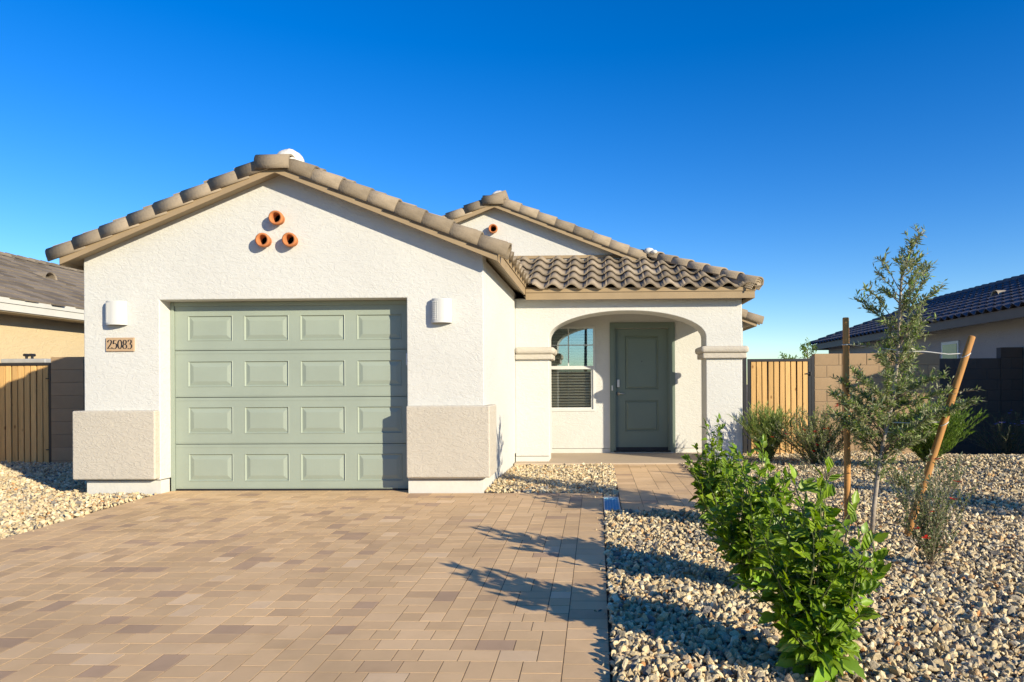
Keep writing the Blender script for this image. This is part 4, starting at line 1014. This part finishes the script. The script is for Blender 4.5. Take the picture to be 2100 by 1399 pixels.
# stakes and ties
def stake(p0, p1, label):
    p0, p1 = Vector(p0), Vector(p1); n = 7
    P = [p0.lerp(p1, i/n)+Vector((rt.uniform(-.002, .002), 0, 0)) for i in range(n+1)]; W = Matrix.Translation(p0)
    me = B().tube([p-p0 for p in P]+[P[-1]-p0+(p1-p0).normalized()*.006], [.0275, .028, .0275, .027, .0275, .027, .0265, .0265, .022], 14).data('tree_stake', M_stake)
    for q in me.polygons: q.use_smooth = len(q.vertices) == 4 and q.area > .001
    return tag(link('tree_stake', me, None, W), label, 'stake', 'round wooden tree stakes')
stake((2.115, 5.84, -.25), (2.105, 5.84, 1.725), 'upright round wooden stake on the house side of the young tree')
stake((2.41, 5.46, -.12), (2.955, 5.46, 1.535), 'leaning round wooden stake on the far side of the young tree')
def tie(P, label): return tag(B().tube(P, .0042, 6).obj('tree_tie', M_wire), label, 'tie wire', 'wire ties holding the young tree')
def loop(c_, ax_, r_): 
    return [Vector(c_)+Vector((r_*math.cos(a_), r_*math.sin(a_), .03*ax_*math.cos(a_))) for a_ in np.linspace(0, math.tau, 15)]
tie(loop((2.107, 5.84, 1.50), 0, .031)+[Vector((2.25, 5.70, 1.475)), Vector((2.415, 5.57, 1.44))], 'upper white wire tie from upright stake to young tree trunk')
tie([Vector((2.42, 5.55, 1.425)), Vector((2.6, 5.52, 1.427)), Vector((2.78, 5.48, 1.40))]+loop((2.905, 5.46, 1.39), .6, .032), 'upper white wire tie from leaning stake to young tree trunk')
tie([Vector((2.33, 5.55, .86)), Vector((2.5, 5.5, .855))]+loop((2.73, 5.46, .85), .6, .032), 'lower white wire tie from leaning stake to young tree trunk')

# desert shrubs
def shrub(name, base, hgt, spr, nst, step, ll, lw, cs, label, el=(45, 85), up=.6, fl=None, nfl=0, fsz=.02, side=2, group=None, wood=M_twig, bend=.15):
    base = Vector(base); t = thing(name, base, label, 'shrub', group); sb = B(); L = []; ends = []
    for i in range(nst):
        a_ = i*2.4+rv.uniform(-.4, .4); d = rdir(*el, az=a_); d = Vector((d.x*spr/hgt*1.4, d.y*spr/hgt*1.4, d.z)); ln = hgt*rv.uniform(.6, 1.08)/max(.55, d.normalized().z); d.normalize(); ln = min(ln, hgt*1.4)
        P = [base+Vector((rv.uniform(-.03, .03), rv.uniform(-.03, .03), -.02))+d*ln*f+Vector((0, 0, -bend*ln*f*f*(1-d.z)))+Vector((rv.gauss(0, .012), rv.gauss(0, .012), 0))*f for f in np.linspace(0, 1, 6)]
        sb.tube(P, [lerp(.0035, .001, f) for f in np.linspace(0, 1, 6)], 5, False)
        paths = [P]
        for _ in range(side):
            k_ = rv.randint(1, 4); dd = (d+rdir(0, 70)*.8).normalized(); q = rv.uniform(.2, .42)*hgt; P2 = [P[k_]+dd*q*f for f in np.linspace(0, 1, 6)]; sb.tube(P2, [lerp(.002, .0008, f) for f in np.linspace(0, 1, 6)], 4, False); paths.append(P2)
        for P_ in paths:
            pl_ = (P_[-1]-P_[0]).length; ends.append(P_[-1])
            for f in np.arange(.12, 1, step/max(pl_, .05)):
                k_ = min(4, int(f*5)); p = P_[k_].lerp(P_[k_+1], f*5-k_); ax_ = (P_[k_+1]-P_[k_]).normalized(); l_ = ll*rv.uniform(.6, 1.25)
                L.append((p, (ax_*up+rdir(-20, 70)*(1-up*.6)).normalized(), Vector((rv.gauss(0, .7), rv.gauss(0, .7), 1)), l_, lw*rv.uniform(.8, 1.2), vcol(cs)))
    sb.obj('stem', wood, t)
    V_, T_, C_ = leaves(L); o = link('foliage', npmesh('foliage', V_, T_, M_fol, C_), t)
    if fl:
        for i in range(nfl):
            p = rv.choice(sorted(ends, key=lambda e_: e_.y)[:max(4, len(ends)*2//3)])+rdir(-30, 60)*.02; fb = B()
            for q in range(6):
                a_ = q*math.tau/6; d = Vector((math.cos(a_), math.sin(a_), rv.uniform(.1, .6))).normalized(); s_ = Vector((-math.sin(a_), math.cos(a_), 0)); z = fsz*rv.uniform(.8, 1.2)
                fb.add([p, p+d*z*.6+s_*z*.35, p+d*z, p+d*z*.6-s_*z*.35], [(0, 1, 2, 3)])
            fb.obj('flower', fl, t)
    return t
M_red = mk_leaf('red_petal', (.62, .035, .02), .25, .5, True); M_vio = mk_leaf('violet_petal', (.16, .17, .62), .25, .5, True)
GRN = [(.18, .25, .05), (.24, .31, .07), (.13, .19, .04), (.30, .33, .12)]; BRT = [(.15, .24, .03), (.19, .29, .04), (.11, .18, .02)]
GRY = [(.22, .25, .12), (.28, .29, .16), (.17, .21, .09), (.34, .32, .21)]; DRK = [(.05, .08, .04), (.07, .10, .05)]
shrub('rush_shrub', (2.50, 10.15, gz(2.5, 10.15)), .76, .42, 140, .013, .08, .0048, GRN, 'upright rushy green shrub in front of the sunlit timber gate', (50, 88), .92, side=2, wood=M_stem2)
shrub('flowering_shrub', (3.10, 9.75, gz(3.1, 9.75)), .74, .62, 80, .008, .036, .0055, GRY+GRN, 'grey green shrub with many red flowers below the tan block wall', (30, 85), .5, M_red, 40, .045, 4)
shrub('fine_leaf_shrub', (4.30, 9.0, gz(4.3, 9.0)), .74, .40, 260, .012, .06, .006, BRT, 'dense bright green fine leaved shrub behind the leaning stake', (35, 88), .85, side=2, wood=M_stem2)
shrub('flowering_shrub', (2.22, 4.62, gz(2.22, 4.62)), .72, .34, 18, .007, .026, .0055, GRY+[(.13, .18, .05)], 'thin twiggy shrub with a few red flowers in open gravel', (55, 88), .5, M_red, 6, .032, 5)
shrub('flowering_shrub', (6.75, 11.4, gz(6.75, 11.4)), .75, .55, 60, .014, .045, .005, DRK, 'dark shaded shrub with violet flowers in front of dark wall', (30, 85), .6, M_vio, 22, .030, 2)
shrub('twiggy_shrub', (2.72, 8.2, gz(2.72, 8.2)), .42, .36, 16, .013, .022, .004, GRY, 'low sparse grey twiggy shrub between walkway and young tree', (25, 80), .5, side=3)
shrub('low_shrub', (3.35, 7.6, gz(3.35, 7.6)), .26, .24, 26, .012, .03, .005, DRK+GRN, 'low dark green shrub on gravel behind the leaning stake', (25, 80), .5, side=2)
shrub('low_shrub', (4.9, 7.55, gz(4.9, 7.55)), .22, .34, 22, .016, .028, .004, GRY+GRN, 'low straggly pale green shrub on the gravel mound', (15, 70), .5, side=2)
for (x, y, h, c_, lb) in ((4.95, 16.2, 2.15, BRT, 'green treetop rising above the tan block wall'), (4.45, 16.0, 1.86, BRT, 'small green treetop just showing over the timber gate')):
    t = thing('distant_tree', (x, y, -.3), lb, 'tree'); B().tube([(x, y, -.3), (x+.02, y, h*.5), (x, y, h-.2)], [.035, .025, .01], 8).obj('trunk', M_bark, t)
    L = []; sb = B()
    for i in range(16):
        p0 = Vector((x, y, h-.75+.04*i)); e = p0+rdir(10, 70)*rv.uniform(.2, .42)*(1-.02*i); e.z = min(e.z, h); sb.tube([p0, e], [.008, .003], 5, False)
        for j in range(34): L.append((p0.lerp(e, rv.uniform(.3, 1))+rdir(-90, 90)*.05, rdir(-40, 70), Vector((rv.gauss(0, .6), rv.gauss(0, .6), 1)), rv.uniform(.05, .09), .015, vcol(c_)))
    sb.obj('branch', M_twig, t); V_, T_, C_ = leaves(L); link('crown', npmesh('crown', V_, T_, M_fol, C_), t)

# ------------------------------------------------------------------ what the porch window mirrors from behind the camera
bw_ = thing('boundary_wall', (0, -18, -.5), 'long tan boundary wall across the street, mirrored in the porch window', 'wall')
B().box(-40, 40, -18.2, -18, -.5, 1.85).obj('wall_face', M_block, bw_)
B().box(-40, 40, -18.24, -17.96, 1.852, 1.93).obj('coping', M_block, bw_)
lp = thing('street_lamp', (-.60, -12, -.45), 'tall dark street lamp post mirrored in the porch window', 'street lamp')
B().tube([(-.60, -12, -.45), (-.60, -12, 2), (-.55, -12, 5.6), (-.3, -12, 6.3), (.5, -12, 6.55)], [.10, .085, .06, .05, .04], 12).obj('post', M_black, lp)
B().box(.45, 1.0, -12.12, -11.88, 6.50, 6.60).obj('lamp_head', M_black, lp, bev=.03)
